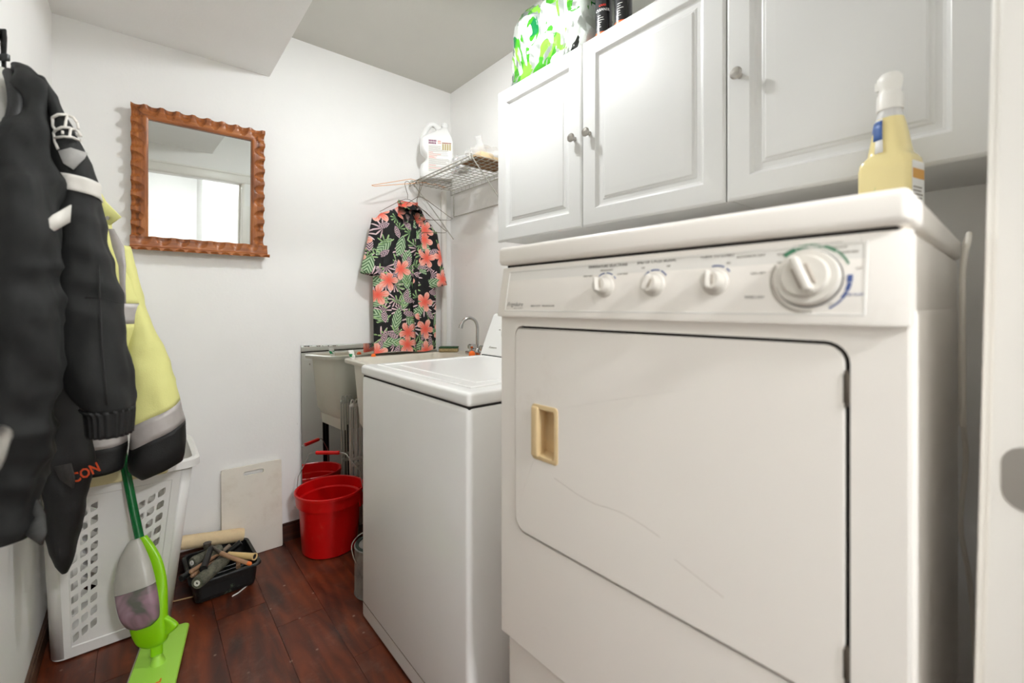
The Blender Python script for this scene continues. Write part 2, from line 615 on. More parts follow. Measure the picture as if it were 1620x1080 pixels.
# the hallway behind the doorway, seen in the hanging mirror
HW = mat_wall('hall_wall_paint', (230, 230, 228), False)
struct(MB().box(-1.3, 2.3, -3.2, -3.1, -.05, 2.55).build('wall_hall_end', HW, smooth=False))
struct(MB().box(-1.4, -1.3, -3.2, -.085, -.05, 2.55).build('wall_hall_left', HW, smooth=False))
struct(MB().box(2.3, 2.4, -3.2, -.085, -.05, 2.55).build('wall_hall_right', HW, smooth=False))
struct(MB().box(.62, 2.3, -3.1, -2.3, -.012, 2.46).build('wall_hall_corner', HW, smooth=False))
struct(MB().box(-1.4, XL - WT, -.185, -.085, -.05, 2.55).box(XR + WT, 2.4, -.185, -.085, -.05, 2.55).build('wall_hall_front', HW, smooth=False))
struct(MB().box(-1.4, 2.4, -3.2, -.085, 2.46, 2.55).build('ceiling_hall', HW, smooth=False))
dm = MB().panel(-.42, .40, 0, 2.0, [(0, 0), (0, .03), (.004, .034), (.4, .034)], frame((0, -3.1, 0), (-1, 0, 0), (0, 0, 1), (0, 1, 0)))
d2 = struct(dm.build('door_2', TRIM, angle=20), 'white panelled hallway door')
for a, b in ((-.32, -.05), (.03, .30)):
    for c, e in ((.2, .9), (1.05, 1.85)):
        MB().panel(a, b, c, e, [(0, .034), (.012, .041), (.03, .036), (.05, .041)], frame((0, -3.1, 0), (-1, 0, 0), (0, 0, 1), (0, 1, 0))).build('door_panel', TRIM, d2, angle=15)

# lamps
LX, LY, LZ, LR = .86, 1.30, 2.35, .048
lp = thing('pendant_lamp', 'round bulb under an added white shade hanging from the laundry ceiling', 'lamp', (LX, LY, ZC))
LM = Matrix.Translation((LX, LY, 0))
MB().lathe([(.05, ZC), (.05, ZC - .012), (.03, ZC - .022), (0, ZC - .022)], LM, 28).build('canopy', PLASTIC, lp)
MB().cyl((LX, LY, ZC - .02), (LX, LY, LZ + .10), .003, seg=8).build('cord', PLASTIC, lp)
MB().lathe([(.022, LZ + .085), (.045, LZ + .076), (.085, LZ + .040), (.105, LZ + .006), (.107, LZ + .003), (.104, LZ + .005), (.083, LZ + .037), (.045, LZ + .072), (.022, LZ + .081)], LM, 40, False, False).build('lamp_shade', PLASTIC, lp)  # unseen shade, shaped to keep the bulb's direct light off the ceiling
MB().lathe([(.006, LZ + .105), (.019, LZ + .10), (.021, LZ + .06), (.024, LZ + .054), (0, LZ + .05)], LM, 20).build('lamp_holder', PLASTIC, lp)
MB().lathe([(LR * math.sin(a), LZ + LR * math.cos(a)) for a in [math.radians(18 + 161 * k / 14) for k in range(15)]], LM, 28).build('bulb', emit('lamp_bulb_glow', (.955, .98, 1), LAMP_W / (PI * 4 * PI * LR * LR)), lp)
for hx, hy, wt, lab in ((.40, -1.6, HALL_W, 'glowing round flush ceiling lamp in the hallway, seen in the hanging mirror'), (-.62, -.62, HALL_FILL_W, 'added round fill lamp on the hallway ceiling, out of view left of the doorway')):  # second lamp is added out of view to brighten the dryer front
    hl = thing('flush_ceiling_lamp', lab, 'lamp', (hx, hy, 2.46), 0, 'hallway ceiling lamps')
    HLM = Matrix.Translation((hx, hy, 2.46))
    MB().lathe([(.16, 0), (.17, -.008), (.165, -.022), (.15, -.028), (.0, -.028)], HLM, 36).build('lamp_rim', pm('lamp_rim_metal', (220, 214, 204), .3, .6), hl)
    MB().lathe([(.148, -.026), (.145, -.04), (.12, -.065), (.08, -.083), (.04, -.091), (.001, -.093)], HLM, 36).build('lamp_shade', emit('hall_lamp_glow', (.975, .985, 1), wt / (PI * PI * .148 ** 2 * 1.3)), hl)

# ------------------------------------------------------------------ dryer
DL = thing('clothes_dryer', 'cream white front-loading clothes dryer raised on a plain box, filling the right half', 'dryer', (.645, .098, 0), math.radians(1.6))


def DB(m, name, mat=ENAMEL2, parent=None, **k):
    return m.build(name, mat, parent or DL, local=True, **k)


DWD, DDP = .697, .60
DB(MB().rbox(.014, DDP, .008, DWD - .008, 0, .424, .012, 3), 'pedestal')
DM = frame((0, 0, 0), (0, -1, 0), (0, 0, 1), (-1, 0, 0))
dout = rrect(-.645, -.059, .680, 1.113, [.022, .018, .03, .03], 6)
DB(MB().rbox(.030, DDP, .002, DWD - .002, .430, 1.16, .012, 3), 'cabinet_body')
skin = DB(MB().plate(rrect(-(DWD - .002), -.002, .430, 1.16, .003), [rrect(-.6485, -.0535, .6735, 1.1175, [.026, .021, .034, .034], 6)], -.034, -.002, DM), 'front_panel')
bv = skin.modifiers.new('bev', 'BEVEL')
bv.width = .004; bv.segments = 3; bv.limit_method = 'ANGLE'; bv.angle_limit = math.radians(50)
DB(MB().rbox(.02, DDP, .004, DWD - .004, 1.10, 1.250, .006, 3), 'upper_body')
DB(MB().box(.012, DDP - .02, .012, DWD - .012, 1.245, 1.256), 'lid_gap', DARK, smooth=False)
lid = MB().rbox(-.006, DDP + .01, -.002, DWD + .002, 1.2505, 1.291, .010, 4)
DB(lid, 'lid')
# sloping console
cz0, cz1 = 1.1375, 1.2455
tv = Vector((.018, 0, cz1 - cz0)).normalized()
nv = Vector((-tv.z, 0, tv.x))


def CF(y, h, off=0):
    return frame(Vector((-.014, y, cz0)) + tv * h + nv * off, (0, -1, 0), tv, nv)


prof = [(-.014, cz0 + .004), (-.013, cz0), (.03, cz0), (.03, cz1), (.006, cz1), (.0035, cz1 - .002)]
NY = 24
rg = []
for i in range(NY + 1):
    a = i / NY
    y = DWD * a
    e = min(a, 1 - a) * DWD
    inset = .006 * (1 - math.sqrt(max(0, 1 - (1 - min(1, e / .006)) ** 2)))
    rg.append([Vector((px + (inset if px < .02 else 0), y, pz)) for px, pz in prof])
con = DB(MB().rings(rg), 'console')
CH = (cz1 - cz0) / tv.z
ins = MB().panel(-.668, -.036, .011, CH - .009, [(0, -.001), (0, .0006), (.0012, .0011), (.0030, .0011), (.0034, .0003), (.02, .0003)], CF(0, 0))
DB(ins, 'control_panel', pm('console_panel', (228, 225, 219), .28), con, angle=15)


KNB = pm('knob_plastic', (214, 209, 200), .35)


def dial(y, h, r, big=False, turn=20, name='knob'):
    M = CF(y, h, .0004)
    if not big:
        k = DB(MB().lathe([(r * 1.32, 0), (r * 1.30, .002), (r * 1.16, .0045), (r * 1.06, .005), (r * 1.0, .007), (r * .96, .018), (r * .9, .0205), (0, .021)], M, 36), name, KNB)
        g = r * .86
        T = M @ Matrix.Rotation(math.radians(turn), 4, 'Z')
        DB(MB().rbox(-r * .2, r * .2, -g, g, .012, .031, r * .17, 3, T), 'grip', KNB, k)
        DB(MB().rbox(r * .2, r * .42, -g * .55, g * .62, .0195, .0225, r * .08, 2, T), 'grip_hollow_shade', pm('grip_shade', (168, 158, 146), .5), k)  # raised darker strip, coloured as the shade of a hollow
    else:
        k = DB(MB().lathe([(r * 1.02, 0), (r * 1.02, .006), (r, .011), (r * .97, .0135), (r * .8, .0145), (r * .77, .0145), (r * .74, .0185), (r * .7, .021), (0, .0225)], M, 48), name, KNB)
        T = M @ Matrix.Rotation(math.radians(turn), 4, 'Z')
        g = r * .68
        DB(MB().rbox(-r * .15, r * .15, -g, g, .016, .036, r * .12, 4, T), 'grip', KNB, k)
        for sgn in (-1, 1):
            DB(MB().rbox(sgn * r * .215 - r * .06, sgn * r * .215 + r * .06, -g * .62, g * .55, .0195, .0236, r * .05, 2, T), 'grip_hollow_shade', pm('grip_shade', (168, 158, 146), .5), k)  # darker strips paint a hollow's shade on both sides of the grip
        DB(MB().lathe([(r * 1.05, -.0002), (r * 1.05, .0014), (r * 1.0, .0014)], M, 48), 'knob_gap', DARK, k)
    return k


ZK = .057
for y, tn in ((.4035, 12), (.3075, -22), (.2100, 2)):
    dial(y, ZK, .0145, turn=tn)
dial(.0945, ZK, .0345, True, 24, 'timer_knob')


def arc(y, r0, r1, a0, a1, mat):
    DB(MB().plate(sector(r0, r1, a0, a1), [], .0004, .0010, CF(y, ZK)), 'dial_marking', mat, con, smooth=False)


for a0, a1 in ((148, 136), (128, 98), (88, 58), (46, 34)):
    arc(.4035, .0240, .0258, a1, a0, BLUEP)
for a0, a1 in ((146, 116), (108, 72), (64, 36)):
    arc(.3075, .0236, .0256, a1, a0, BLUEP)
for a0, a1 in ((104, 62), (52, 38)):
    arc(.2100, .0236, .0256, a1, a0, BLUEP)
for a0, a1, r0 in ((132, 112, .0385), (111, 92, .0393), (91, 72, .0402), (71, 50, .0412), (49, 22, .0424)):
    arc(.0945, r0, .0445, a1, a0, GREENP)
for a0, a1, r0 in ((4, -8, .0395), (-9, -22, .0405), (-23, -36, .0415), (-37, -58, .0428)):
    arc(.0945, r0, .0448, a1, a0, BLUEP)
arc(.0945, .0405, .0440, 152, 278, pm('pale_grey_print', (186, 180, 170), .6))
for y, h, s, txt, mt in ((.4035, .0925, .0068, 'TEMPERATURE SELECTIONS', TEXTD), (.3075, .0935, .0066, 'END OF CYCLE SIGNAL', TEXTD), (.2100, .0940, .0066, 'TURN TO START', TEXTD),
                         (.4035, .0855, .0042, 'MEDIUM HEAT', TEXTG), (.4440, .0770, .0042, 'HIGH HEAT', TEXTG), (.3690, .0770, .0042, 'LOW HEAT', TEXTG),
                         (.3300, .0850, .0040, 'ON', TEXTG), (.2850, .0850, .0040, 'OFF', TEXTG), (.1930, .0830, .0040, 'ON', TEXTG),
                         (.1640, .0905, .0046, 'AUTOMATIC DRY', TEXTG), (.1530, .0660, .0046, 'LESS DRY', TEXTG), (.1560, .0330, .0050, 'TIMED DRY', TEXTD),
                         (.1230, .0900, .0040, 'NORMAL', TEXTG), (.1060, .0985, .0036, 'COTTON', TEXTG), (.0760, .0985, .0036, 'PERMANENT PRESS', TEXTG), (.0640, .0930, .0036, 'DELICATE', TEXTG),
                         (.0540, .0865, .0038, 'MORE DRY', TEXTG), (.1280, .0790, .0036, 'OFF', TEXTG), (.0440, .0660, .0036, 'OFF', TEXTG), (.0470, .0350, .0040, 'AIR FLUFF', BLUEP), (.0700, .0240, .0036, 'OFF', TEXTG)):
    text('panel_lettering', txt, s, CF(y, h, .0006), mt, con, local=True)
text('brand_lettering', 'Frigidaire', .0125, CF(.636, .0225, .0006), TEXTD, con, shear=.35, spacing=1.05, local=True)
text('brand_lettering', 'GALLERY', .0048, CF(.624, .0165, .0006), TEXTG, con, spacing=1.6, local=True)
text('panel_lettering', 'HEAVY DUTY   PRECISION DRY', .0048, CF(.553, .0215, .0006), TEXTD, con, local=True)
# door
DB(MB().plate(rrect(-.652, -.05, .672, 1.12, .02), [rrect(-.5905, -.5215, .847, .957, .007)], -.022, -.016, DM), 'door_gap', DARK, smooth=False)
door = DB(MB().plate(dout, [rrect(-.5905, -.5215, .847, .957, .007)], -.010, .0004, DM), 'door', ENAMEL2, mods=[])
bv = door.modifiers.new('bev', 'BEVEL')
bv.width = .003; bv.segments = 3; bv.limit_method = 'ANGLE'; bv.angle_limit = math.radians(50)
TAN = pm('tan_plastic', (222, 196, 150), .38, var=.06, vs=20)
hr = []
for ins_, h in ((-.0015, -.001), (-.0015, .0022), (.001, .0032), (.007, .0030), (.009, 0.0), (.011, -.028)):
    hr.append([DM @ Vector((a, b, h)) for a, b in rrect(-.5905 + ins_, -.5215 - ins_, .847 + ins_, .957 - ins_, max(.002, .007 - ins_ * .3))])
hn = DB(MB().rings(hr, cap0=False), 'door_handle', TAN, door)
hn['label'] = 'tan recessed pull handle'
DB(MB().rbox(-.592, -.571, .850, .954, -.016, .0072, .005, 4, DM), 'handle_grip', TAN, hn)
for z in (.735, 1.062):
    DB(MB().rbox(-.0605, -.0535, z - .018, z + .018, -.006, .0012, .0018, 2, DM).rbox(-.0585, -.0555, z - .022, z + .022, -.004, .0022, .001, 2, DM), 'hinge', pm('worn_hinge_metal', (92, 84, 74), .5, .6), door)
# scuffs on the door, thin scratches
for pts in (((-.30, .792), (-.33, .80), (-.37, .806), (-.40, .805), (-.43, .802), (-.47, .806), (-.53, .820)), ((-.20, .745), (-.24, .757), (-.275, .768))):
    DB(MB().tube([DM @ Vector((a, b, .0004)) for a, b in pts], .00028, 6), 'scratch', pm('scratch_grey', (168, 158, 146), .8), door)

# power cord over the dryer's rear corner
cord = [(1.10, .098, .95), (1.14, .102, 1.15), (1.175, .104, 1.235), (1.205, .100, 1.283), (1.245, .103, 1.300), (1.275, .113, 1.26), (1.285, .115, 1.15), (1.28, .118, 1.02), (1.26, .112, .93), (1.285, .110, .85), (1.27, .116, .72), (1.285, .104, .60), (1.30, .098, .45), (1.29, .094, .3), (1.30, .1, .15), (1.33, .11, .01)]
tag(MB().tube(bez(cord, 6), .0045, 8).build('power_cord', pm('white_cord', (246, 241, 232), .45), org=(1.33, .11, 0)), 'white power cord looped over the rear corner of the dryer', 'cord')

# ------------------------------------------------------------------ washer
WA = thing('washing_machine', 'white top-loading washing machine beside the dryer', 'washing machine', (.98, 1.29, 0))
wy0, wy1, wx0, wx1 = .936, 1.643, .635, 1.32
MB().rbox(wx0, wx1, wy0, wy1, .004, .902, .016, 4).build('cabinet_body', ENAMEL, WA)
MB().box(wx0 - .0012, wx0 + .01, wy0 + .03, wy1 - .012, .066, .0685).build('kick_line', pm('seam_shadow_grey', (120, 112, 102), .7), WA, smooth=False)
MB().box(wx0 + .006, wx1 - .01, wy0 + .006, wy1 - .006, .896, .909).build('top_gap', DARK, WA, smooth=False)
top = MB().rbox(wx0 - .003, wx1, wy0 - .003, wy1 + .003, .9045, .941, .011, 4).build('top_panel', ENAMEL, WA)
MB().panel(wx0 + .04, 1.165, wy0 + .05, wy1 - .045, [(0, .938), (0, .9425), (.004, .945), (.018, .945), (.024, .9425), (.06, .9415), (.064, .944)], None).build('lid', ENAMEL, WA, angle=12)
MB().rbox(wx0 + .045, wx0 + .06, wy0 + .12, wy0 + .16, .943, .9465, .001, 1).build('lid_mark', ENAMEL, WA)
cp = [(1.170, .939), (1.168, .948), (1.243, 1.120), (1.252, 1.126), (1.31, 1.126), (1.32, 1.11), (1.32, .939)]
cm = MB().rings([[Vector((a, y, b)) for a, b in cp] for y in (wy0 + .012, wy1 - .012)])
cc = cm.build('console', ENAMEL, WA, smooth=False)
bv = cc.modifiers.new('bev', 'BEVEL'); bv.width = .005; bv.segments = 3
wt = Vector((.075, 0, .172)).normalized()
wn = Vector((-wt.z, 0, wt.x))


def WF(y, h, off=0):
    return frame(Vector((1.168, y, .948)) + wt * h + wn * off, (0, -1, 0), wt, wn)


for y in (1.50, 1.28, 1.08):
    MB().lathe([(.024, 0), (.024, .003), (.019, .005), (.017, .018), (0, .0195)], WF(y, .105), 28).build('knob', ENAMEL, cc)
    MB().rbox(-.004, .004, -.016, .016, .017, .026, .003, 2, WF(y, .105) @ Matrix.Rotation(.6, 4, 'Z')).build('knob_grip', ENAMEL, cc)
text('brand_lettering', 'Kenmore', .014, WF(1.555, .030, .0005), TEXTG, cc, shear=.25)
for y, h, tx in ((1.50, .145, 'WATER LEVEL'), (1.545, .115, 'SMALL'), (1.455, .115, 'LARGE'), (1.28, .145, 'WASH / RINSE')):
    text('panel_lettering', tx, .006, WF(y, h, .0005), TEXTG, cc)
MB().box(1.165, 1.172, wy0 + .02, wy1 - .03, .9395, .947).build('console_gap', DARK, WA, smooth=False)

# ------------------------------------------------------------------ wall cabinets
CX, CZ0, CZ1 = 1.214, 1.439, 2.082
CMX = frame((CX, 0, 0), (0, -1, 0), (0, 0, 1), (-1, 0, 0))


def knob(parent, y, z):
    M = frame((CX - .018, y, z), (0, -1, 0), (0, 0, 1), (-1, 0, 0))
    MB().lathe([(.0075, -.001), (.0075, .003), (.005, .006), (.0055, .012), (.012, .016), (.0155, .021), (.0155, .024), (.012, .028), (0, .0295)], M, 24).build('knob', STEEL, parent)


def cab(y0, y1, doors, label):
    c = thing('wall_cabinet', label, 'cabinet', (XR, (y0 + y1) / 2, CZ0), 0, 'white wall cabinets over the machines')
    MB().rbox(CX + .0005, XR, y0, y1, CZ0 + .004, CZ1, .002, 2).build('body', WHITE, c)
    for a, b, ky in doors:
        dr = MB().panel(-b + .0012, -a - .0012, CZ0 - .002, CZ1 + .003, [(0, .001), (0, .012), (.003, .0155), (.007, .0178), (.010, .018), (.058, .018), (.060, .0165), (.0665, .008), (.072, .0065), (.083, .0065), (.087, .0085), (.092, .009), (.096, .0125), (.115, .0155), (.12, .0158)], CMX).build('door', WHITE, c, angle=14)
        knob(dr, ky, 1.757)
    return c


cab(.553, 1.542, ((1.057, 1.542, 1.088), (.553, 1.056, 1.020)), 'white two-door wall cabinet with a towel pack on top')
cab(.062, .5515, ((.062, .5515, .516),), 'white single-door wall cabinet behind the yellow bottle, nearest the doorway')

# ------------------------------------------------------------------ hanging mirror with carved wooden frame
MW = mat_wood('orange_brown_carved_wood', (96, 48, 18), (158, 90, 40), (186, 116, 58), 0)
MWV = mat_wood('orange_brown_carved_wood_upright', (96, 48, 18), (158, 90, 40), (186, 116, 58), 2)
mx0, mx1, mz0, mz1 = -.031, .452, 1.392, 1.985
HM = thing('hanging_mirror', 'mirror in a scalloped carved wooden frame with a small ledge on the back wall', 'mirror', ((mx0 + mx1) / 2, YB, mz0))
TILT = Matrix.Translation((0, YB - .004, mz0)) @ Matrix.Rotation(math.radians(2.7), 4, 'X') @ Matrix.Translation((0, -(YB - .004), -mz0))
fw, ft = .056, .026


def scallop_board(L, n, wob=0, th=ft, width=fw, miter0=1, miter1=1, D=.015):
    """board along +u, inner edge at v=0, outer edge v=width; gouged scallops from the outer edge"""
    NU, NV = n * 12, 9
    front = []
    for i in range(NU + 1):
        rowp = []
        for j in range(NV + 1):
            tt = j / NV
            u0, u1 = -miter0 * tt * width, L + miter1 * tt * width
            u = u0 + (u1 - u0) * i / NU
            ph = ((u + width) / (L + 2 * width) * n + .15) % 1 - .5
            cut = max(0, 1 - (ph / .36) ** 2 - ((1 - tt) / .72) ** 2)
            c = D * math.sqrt(cut) * .8 + D * .4 * cut
            vv = tt * width - (c * .12 if j == NV else 0)
            rowp.append(Vector((u, vv, th - c - (.003 if j == 0 else 0))))
        front.append(rowp)
    m = MB().strip(front)
    back = [[Vector((p.x, p.y, 0)) for p in (r[0], r[-1])] for r in front]
    m.strip([[r[0], b[0]] for r, b in zip(front, back)])
    m.strip([[r[-1], b[1]] for r, b in zip(front, back)])
    for r, b in ((front[0], back[0]), (front[-1], back[-1])):
        m.add(r + [b[1], b[0]], [tuple(range(len(r) + 2))])
    return m


def put(m, M, name, mat, parent):
    m.v = [TILT @ (M @ p) for p in m.v]
    return m.build(name, mat, parent, angle=28)


ix0, ix1, iz0, iz1 = mx0 + fw, mx1 - fw, mz0 + .055, mz1 - fw
YM = YB - .006
put(scallop_board(ix1 - ix0, 9), frame((ix0, YM, iz1), (1, 0, 0), (0, 0, 1), (0, -1, 0)), 'frame_rail', MW, HM)
put(scallop_board(iz1 - iz0, 10, miter1=1, miter0=0), frame((ix0, YM, iz0), (0, 0, 1), (-1, 0, 0), (0, -1, 0)), 'frame_stile', MWV, HM)
put(scallop_board(iz1 - iz0, 10, miter1=1, miter0=0), frame((ix1, YM, iz0), (0, 0, 1), (1, 0, 0), (0, -1, 0)), 'frame_stile', MWV, HM)
# ledge: tray front with gouged upper edge and a lower lip
led = scallop_board(mx1 - mx0 + .012, 9, th=.016, width=.046, miter0=0, miter1=0, D=.009)
put(led, frame((mx0 - .002, YM - .034, iz0 - .044), (1, 0, 0), (0, 0, 1), (0, -1, 0)), 'ledge_front', MW, HM)
lb = MB().box(mx0 - .002, mx1 + .010, YM - .040, YM, mz0 + .004, mz0 + .014)
put(lb, Matrix.Identity(4), 'ledge_board', MW, HM)
lip = scallop_board(mx1 - mx0 + .022, 13, th=.012, width=.014, miter0=0, miter1=0, D=.006)
put(lip, frame((mx0 - .004, YM - .046, mz0 + .014), (1, 0, 0), (0, 0, -1), (0, -1, 0)), 'ledge_lip', MW, HM)
gl = MB().box(ix0 - .004, ix1 + .004, YM - .012, YM - .002, iz0 - .01, iz1 + .004)
put(gl, Matrix.Identity(4), 'mirror_glass', pm('dimmed_mirror_glass', (214, 217, 214), .0, 1), HM)  # reflectance lowered to dim the bright hallway in the reflection

# ------------------------------------------------------------------ mirror sheet leaning on the back wall
sheet = MB()
A0, A1, ZT = .622, 1.40, .962
sheet.add([(A0, YB - .040, .0), (A1, YB - .040, .0), (A1, YB - .010, ZT - .02), (A1 * .5 + A0 * .5, YB - .0095, ZT - .008), (A0, YB - .009, ZT)], [(0, 1, 2, 3, 4)])
ms = thing('mirror_sheet', 'frameless mirror sheet propped on the back wall behind the laundry tub', 'mirror', (1.01, YB - .03, 0))
sheet.build('glass', MIRROR, ms, smooth=False)
bk = MB()
bk.add([p + Vector((0, .005, 0)) for p in sheet.v], [(4, 3, 2, 1, 0)])
n = 5
bk.add(list(sheet.v) + [p + Vector((0, .005, 0)) for p in sheet.v], [(i, (i + 1) % n, (i + 1) % n + n, i + n) for i in range(n)])
bk.build('glass_edge', pm('mirror_edge_grey', (90, 92, 88), .4), ms, smooth=False)
random.seed(3)
chips = MB()
for i in range(14):
    q = random.random() ** 1.6
    xx = A0 + .01 + q * .2
    zz = ZT - q * .008 - .003
    yb_ = YB - .0105
    h = random.uniform(.002, .006)
    chips.add([(xx, yb_, zz), (xx + random.uniform(.006, .02), yb_, zz), (xx + .008, yb_ - .0002, zz - h)], [(0, 1, 2)])
chips.build('edge_tarnish', pm('mirror_tarnish', (58, 46, 36), .7), ms, smooth=False)['label'] = 'brown tarnish along the mirror top'

# ------------------------------------------------------------------ laundry tub
TUBM = mat_dirty('cream_tub_plastic', (222, 216, 202), (140, 130, 112), .4, 11, .5, .58, .8)
tx0, tx1, ty0, ty1, tz = .80, 1.495, 1.775, 2.325, .892
TB = thing('laundry_tub', 'cream plastic laundry tub between the washing machine and the back wall', 'sink', ((tx0 + tx1) / 2, (ty0 + ty1) / 2, 0))


def rr3(x0, x1, y0, y1, r, z, seg=6):
    return [Vector((a, b, z)) for a, b in rrect(x0, x1, y0, y1, r, seg)]


bx1 = 1.36
rg = [rr3(tx0 + .07, bx1 - .04, ty0 + .07, ty1 - .07, .05, .53), rr3(tx0 + .05, bx1 - .02, ty0 + .05, ty1 - .05, .06, .57), rr3(tx0 + .028, bx1, ty0 + .028, ty1 - .028, .06, tz - .012),
      rr3(tx0 + .004, tx1, ty0 + .004, ty1 - .004, .03, tz - .022), rr3(tx0, tx1, ty0, ty1, .032, tz - .016), rr3(tx0, tx1, ty0, ty1, .032, tz - .003), rr3(tx0 + .004, tx1 - .004, ty0 + .004, ty1 - .004, .03, tz),
      rr3(tx0 + .034, bx1 - .006, ty0 + .034, ty1 - .034, .055, tz - .001), rr3(tx0 + .040, bx1 - .010, ty0 + .040, ty1 - .040, .055, tz - .010), rr3(tx0 + .062, bx1 - .03, ty0 + .062, ty1 - .062, .055, .58), rr3(tx0 + .085, bx1 - .05, ty0 + .085, ty1 - .085, .05, .56)]
MB().rings(rg).build('basin', TUBM, TB)
MB().rings([rr3(tx0 + .075, bx1 - .05, ty0 + .075, ty1 - .075, .03, .47), rr3(tx0 + .070, bx1 - .045, ty0 + .07, ty1 - .07, .03, .535)]).build('skirt', TUBM, TB)
for a in (tx0 + .10, bx1 - .08):
    for b in (ty0 + .085, ty1 - .085):
        MB().box(a - .018, a + .018, b - .003, b + .003, 0, .5).box(a - .003, a + .003, b - .018, b + .018, 0, .5).build('leg', pm('black_painted_steel', (34, 34, 36), .5, .4), TB, smooth=False)
MB().lathe([(0, 0), (.006, 0), (.006, .004), (0, .005)], frame((tx0 + .018, ty0 + .07, tz - .06), (0, -1, 0), (0, 0, 1), (-1, 0, 0)), 14).build('bolt', STEEL, TB)

FA = thing('faucet', 'chrome gooseneck faucet with two round handles at the tub', 'faucet', (1.415, 2.015, tz))
MB().rbox(1.395, 1.455, 1.935, 2.095, tz - .001, tz + .020, .008, 3).build('base', CHROME, FA)
MB().tube(bez([(1.425, 2.015, tz + .015), (1.425, 2.015, tz + .10), (1.425, 2.015, tz + .155), (1.413, 2.02, tz + .188), (1.385, 2.03, tz + .203), (1.355, 2.04, tz + .190), (1.34, 2.045, tz + .165)], 8), .0085, 16).build('spout', CHROME, FA)
MB().cyl((1.341, 2.0447, tz + .168), (1.336, 2.0462, tz + .148), .0115).build('aerator', CHROME, FA)
MB().lathe([(.016, 0), (.015, .012), (.011, .018), (.0, .019)], Matrix.Translation((1.425, 2.015, tz + .018)), 20).build('collar', CHROME, FA)
for y in (1.962, 2.068):
    MB().lathe([(.012, .018), (.012, .028), (.021, .030), (.0225, .034), (.0225, .052), (.019, .056), (0, .057)], Matrix.Translation((1.425, y, tz)), 10).build('handle', CHROME, FA, angle=20)

SPG = thing('sponge', 'scouring sponge with green pad on the far corner of the tub', 'sponge', (1.395, 2.262, tz), math.radians(-38))
MB().rbox(-.055, .055, -.035, .035, .0005, .022, .004, 2).build('foam', pm('tan_sponge_foam', (176, 156, 112), .9, var=.4, vs=120, bump=.8, bs=160), SPG, local=True)
MB().rbox(-.055, .055, -.035, .035, .022, .030, .002, 2).build('scouring_pad', pm('green_scouring_pad', (58, 92, 62), .95, var=.3, vs=90, bump=.9, bs=300), SPG, local=True)
ORG = pm('orange_plastic', (255, 116, 30), .45)
oc = MB().lathe([(.017, 0), (.017, .016), (.012, .024), (.004, .028), (0, .028)], Matrix.Translation((1.372, 1.99, tz - .0005)), 18)
tag(oc.build('orange_cap', ORG, org=(1.372, 1.99, tz)), 'small orange plastic cap beside the faucet base', 'cap')
oc2 = MB().lathe([(.012, 0), (.012, .008), (.008, .013), (.003, .015), (0, .015)], Matrix.Translation((.955, 2.306, tz)), 18)
tag(oc2.build('orange_cap', ORG, org=(.955, 2.306, tz)), 'small orange plastic cap on the tub rim by the shirt hem', 'cap')
tp = thing('squeeze_tube', 'white squeeze tube with green print at the front corner of the tub', 'tube', (.825, 2.255, tz))
MB().rings([[Vector((.825 + a * math.cos(2 * PI * k / 16) + ox, 2.255 + b * math.sin(2 * PI * k / 16), z)) for k in range(16)] for a, b, z, ox in ((.010, .010, tz - .0005, 0), (.012, .012, tz + .008, 0), (.013, .012, tz + .014, -.001), (.014, .007, tz + .034, -.006), (.014, .0015, tz + .046, -.010))]).build('tube_body', PLASTIC, tp)
MB().rings([[Vector((.825 + a * math.cos(2 * PI * k / 16) + ox, 2.255 + b * math.sin(2 * PI * k / 16), z)) for k in range(16)] for a, b, z, ox in ((.0128, .0124, tz + .012, -.001), (.0143, .0085, tz + .028, -.0046))], False, False).build('tube_print', pm('green_label', (30, 150, 90), .45), tp)

# wall pipe in the corner
wp = thing('wall_pipe', 'white painted pipe standing in the back right corner', 'pipe', (1.443, YB - .022, .5))
MB().cyl((1.443, YB - .022, .5), (1.443, YB - .022, 1.865), .0175, seg=20).build('pipe', TRIM, wp)
for z in (1.0, 1.7):
    MB().cyl((1.443, YB - .022, z), (1.443, YB - .022, z + .012), .0195, seg=20).build('clip', TRIM, wp)

# ------------------------------------------------------------------ wire shelf
sx0, sx1, sy0, sy1, sz = 1.214, 1.498, 1.752, 2.405, 1.882
SH = thing('wire_shelf', 'white coated wire shelf in the back right corner', 'shelf', ((sx0 + sx1) / 2, (sy0 + sy1) / 2, sz))
proto = None
n = 17
for i in range(n):
    y = sy0 + .004 + (sy1 - sy0 - .008) * i / (n - 1)
    if proto is None:
        proto = MB().tube([(sx0 - .001, y, sz - .018), (sx0, y, sz), (sx1, y, sz), (sx1 + .001, y, sz - .028)], .0019, 6).build('cross_wire', WIREM, SH)
        y00 = y
    else:
        c = proto.copy(); col.objects.link(c); c.location.y = y - y00
proto = None
for i in range(9):
    x = sx0 + (sx1 - sx0) * i / 8
    r_ = .003 if i in (0, 8) else .0019
    MB().cyl((x, sy0, sz - .003), (x, sy1, sz - .003), r_, seg=8).build('long_wire', WIREM, SH)
MB().cyl((sx0 - .001, sy0 - .002, sz - .019), (sx0 - .001, sy1, sz - .019), .003, seg=8).build('front_rail', WIREM, SH)
MB().cyl((sx1 + .001, sy0, sz - .028), (sx1 + .001, sy1, sz - .028), .003, seg=8).build('back_rail', WIREM, SH)
for y in (sy0 + .02, sy1 - .03):
    MB().tube(bez([(sx0 - .006, y - .004, sz - .022), (sx0 - .004, y, sz + .004), (sx0 + .012, y, sz + .004), (sx0 + .02, y, sz - .02), (1.357, y, 1.735), (XR - .008, y, 1.575)], 6), .0032, 8).build('brace', WIREM, SH)
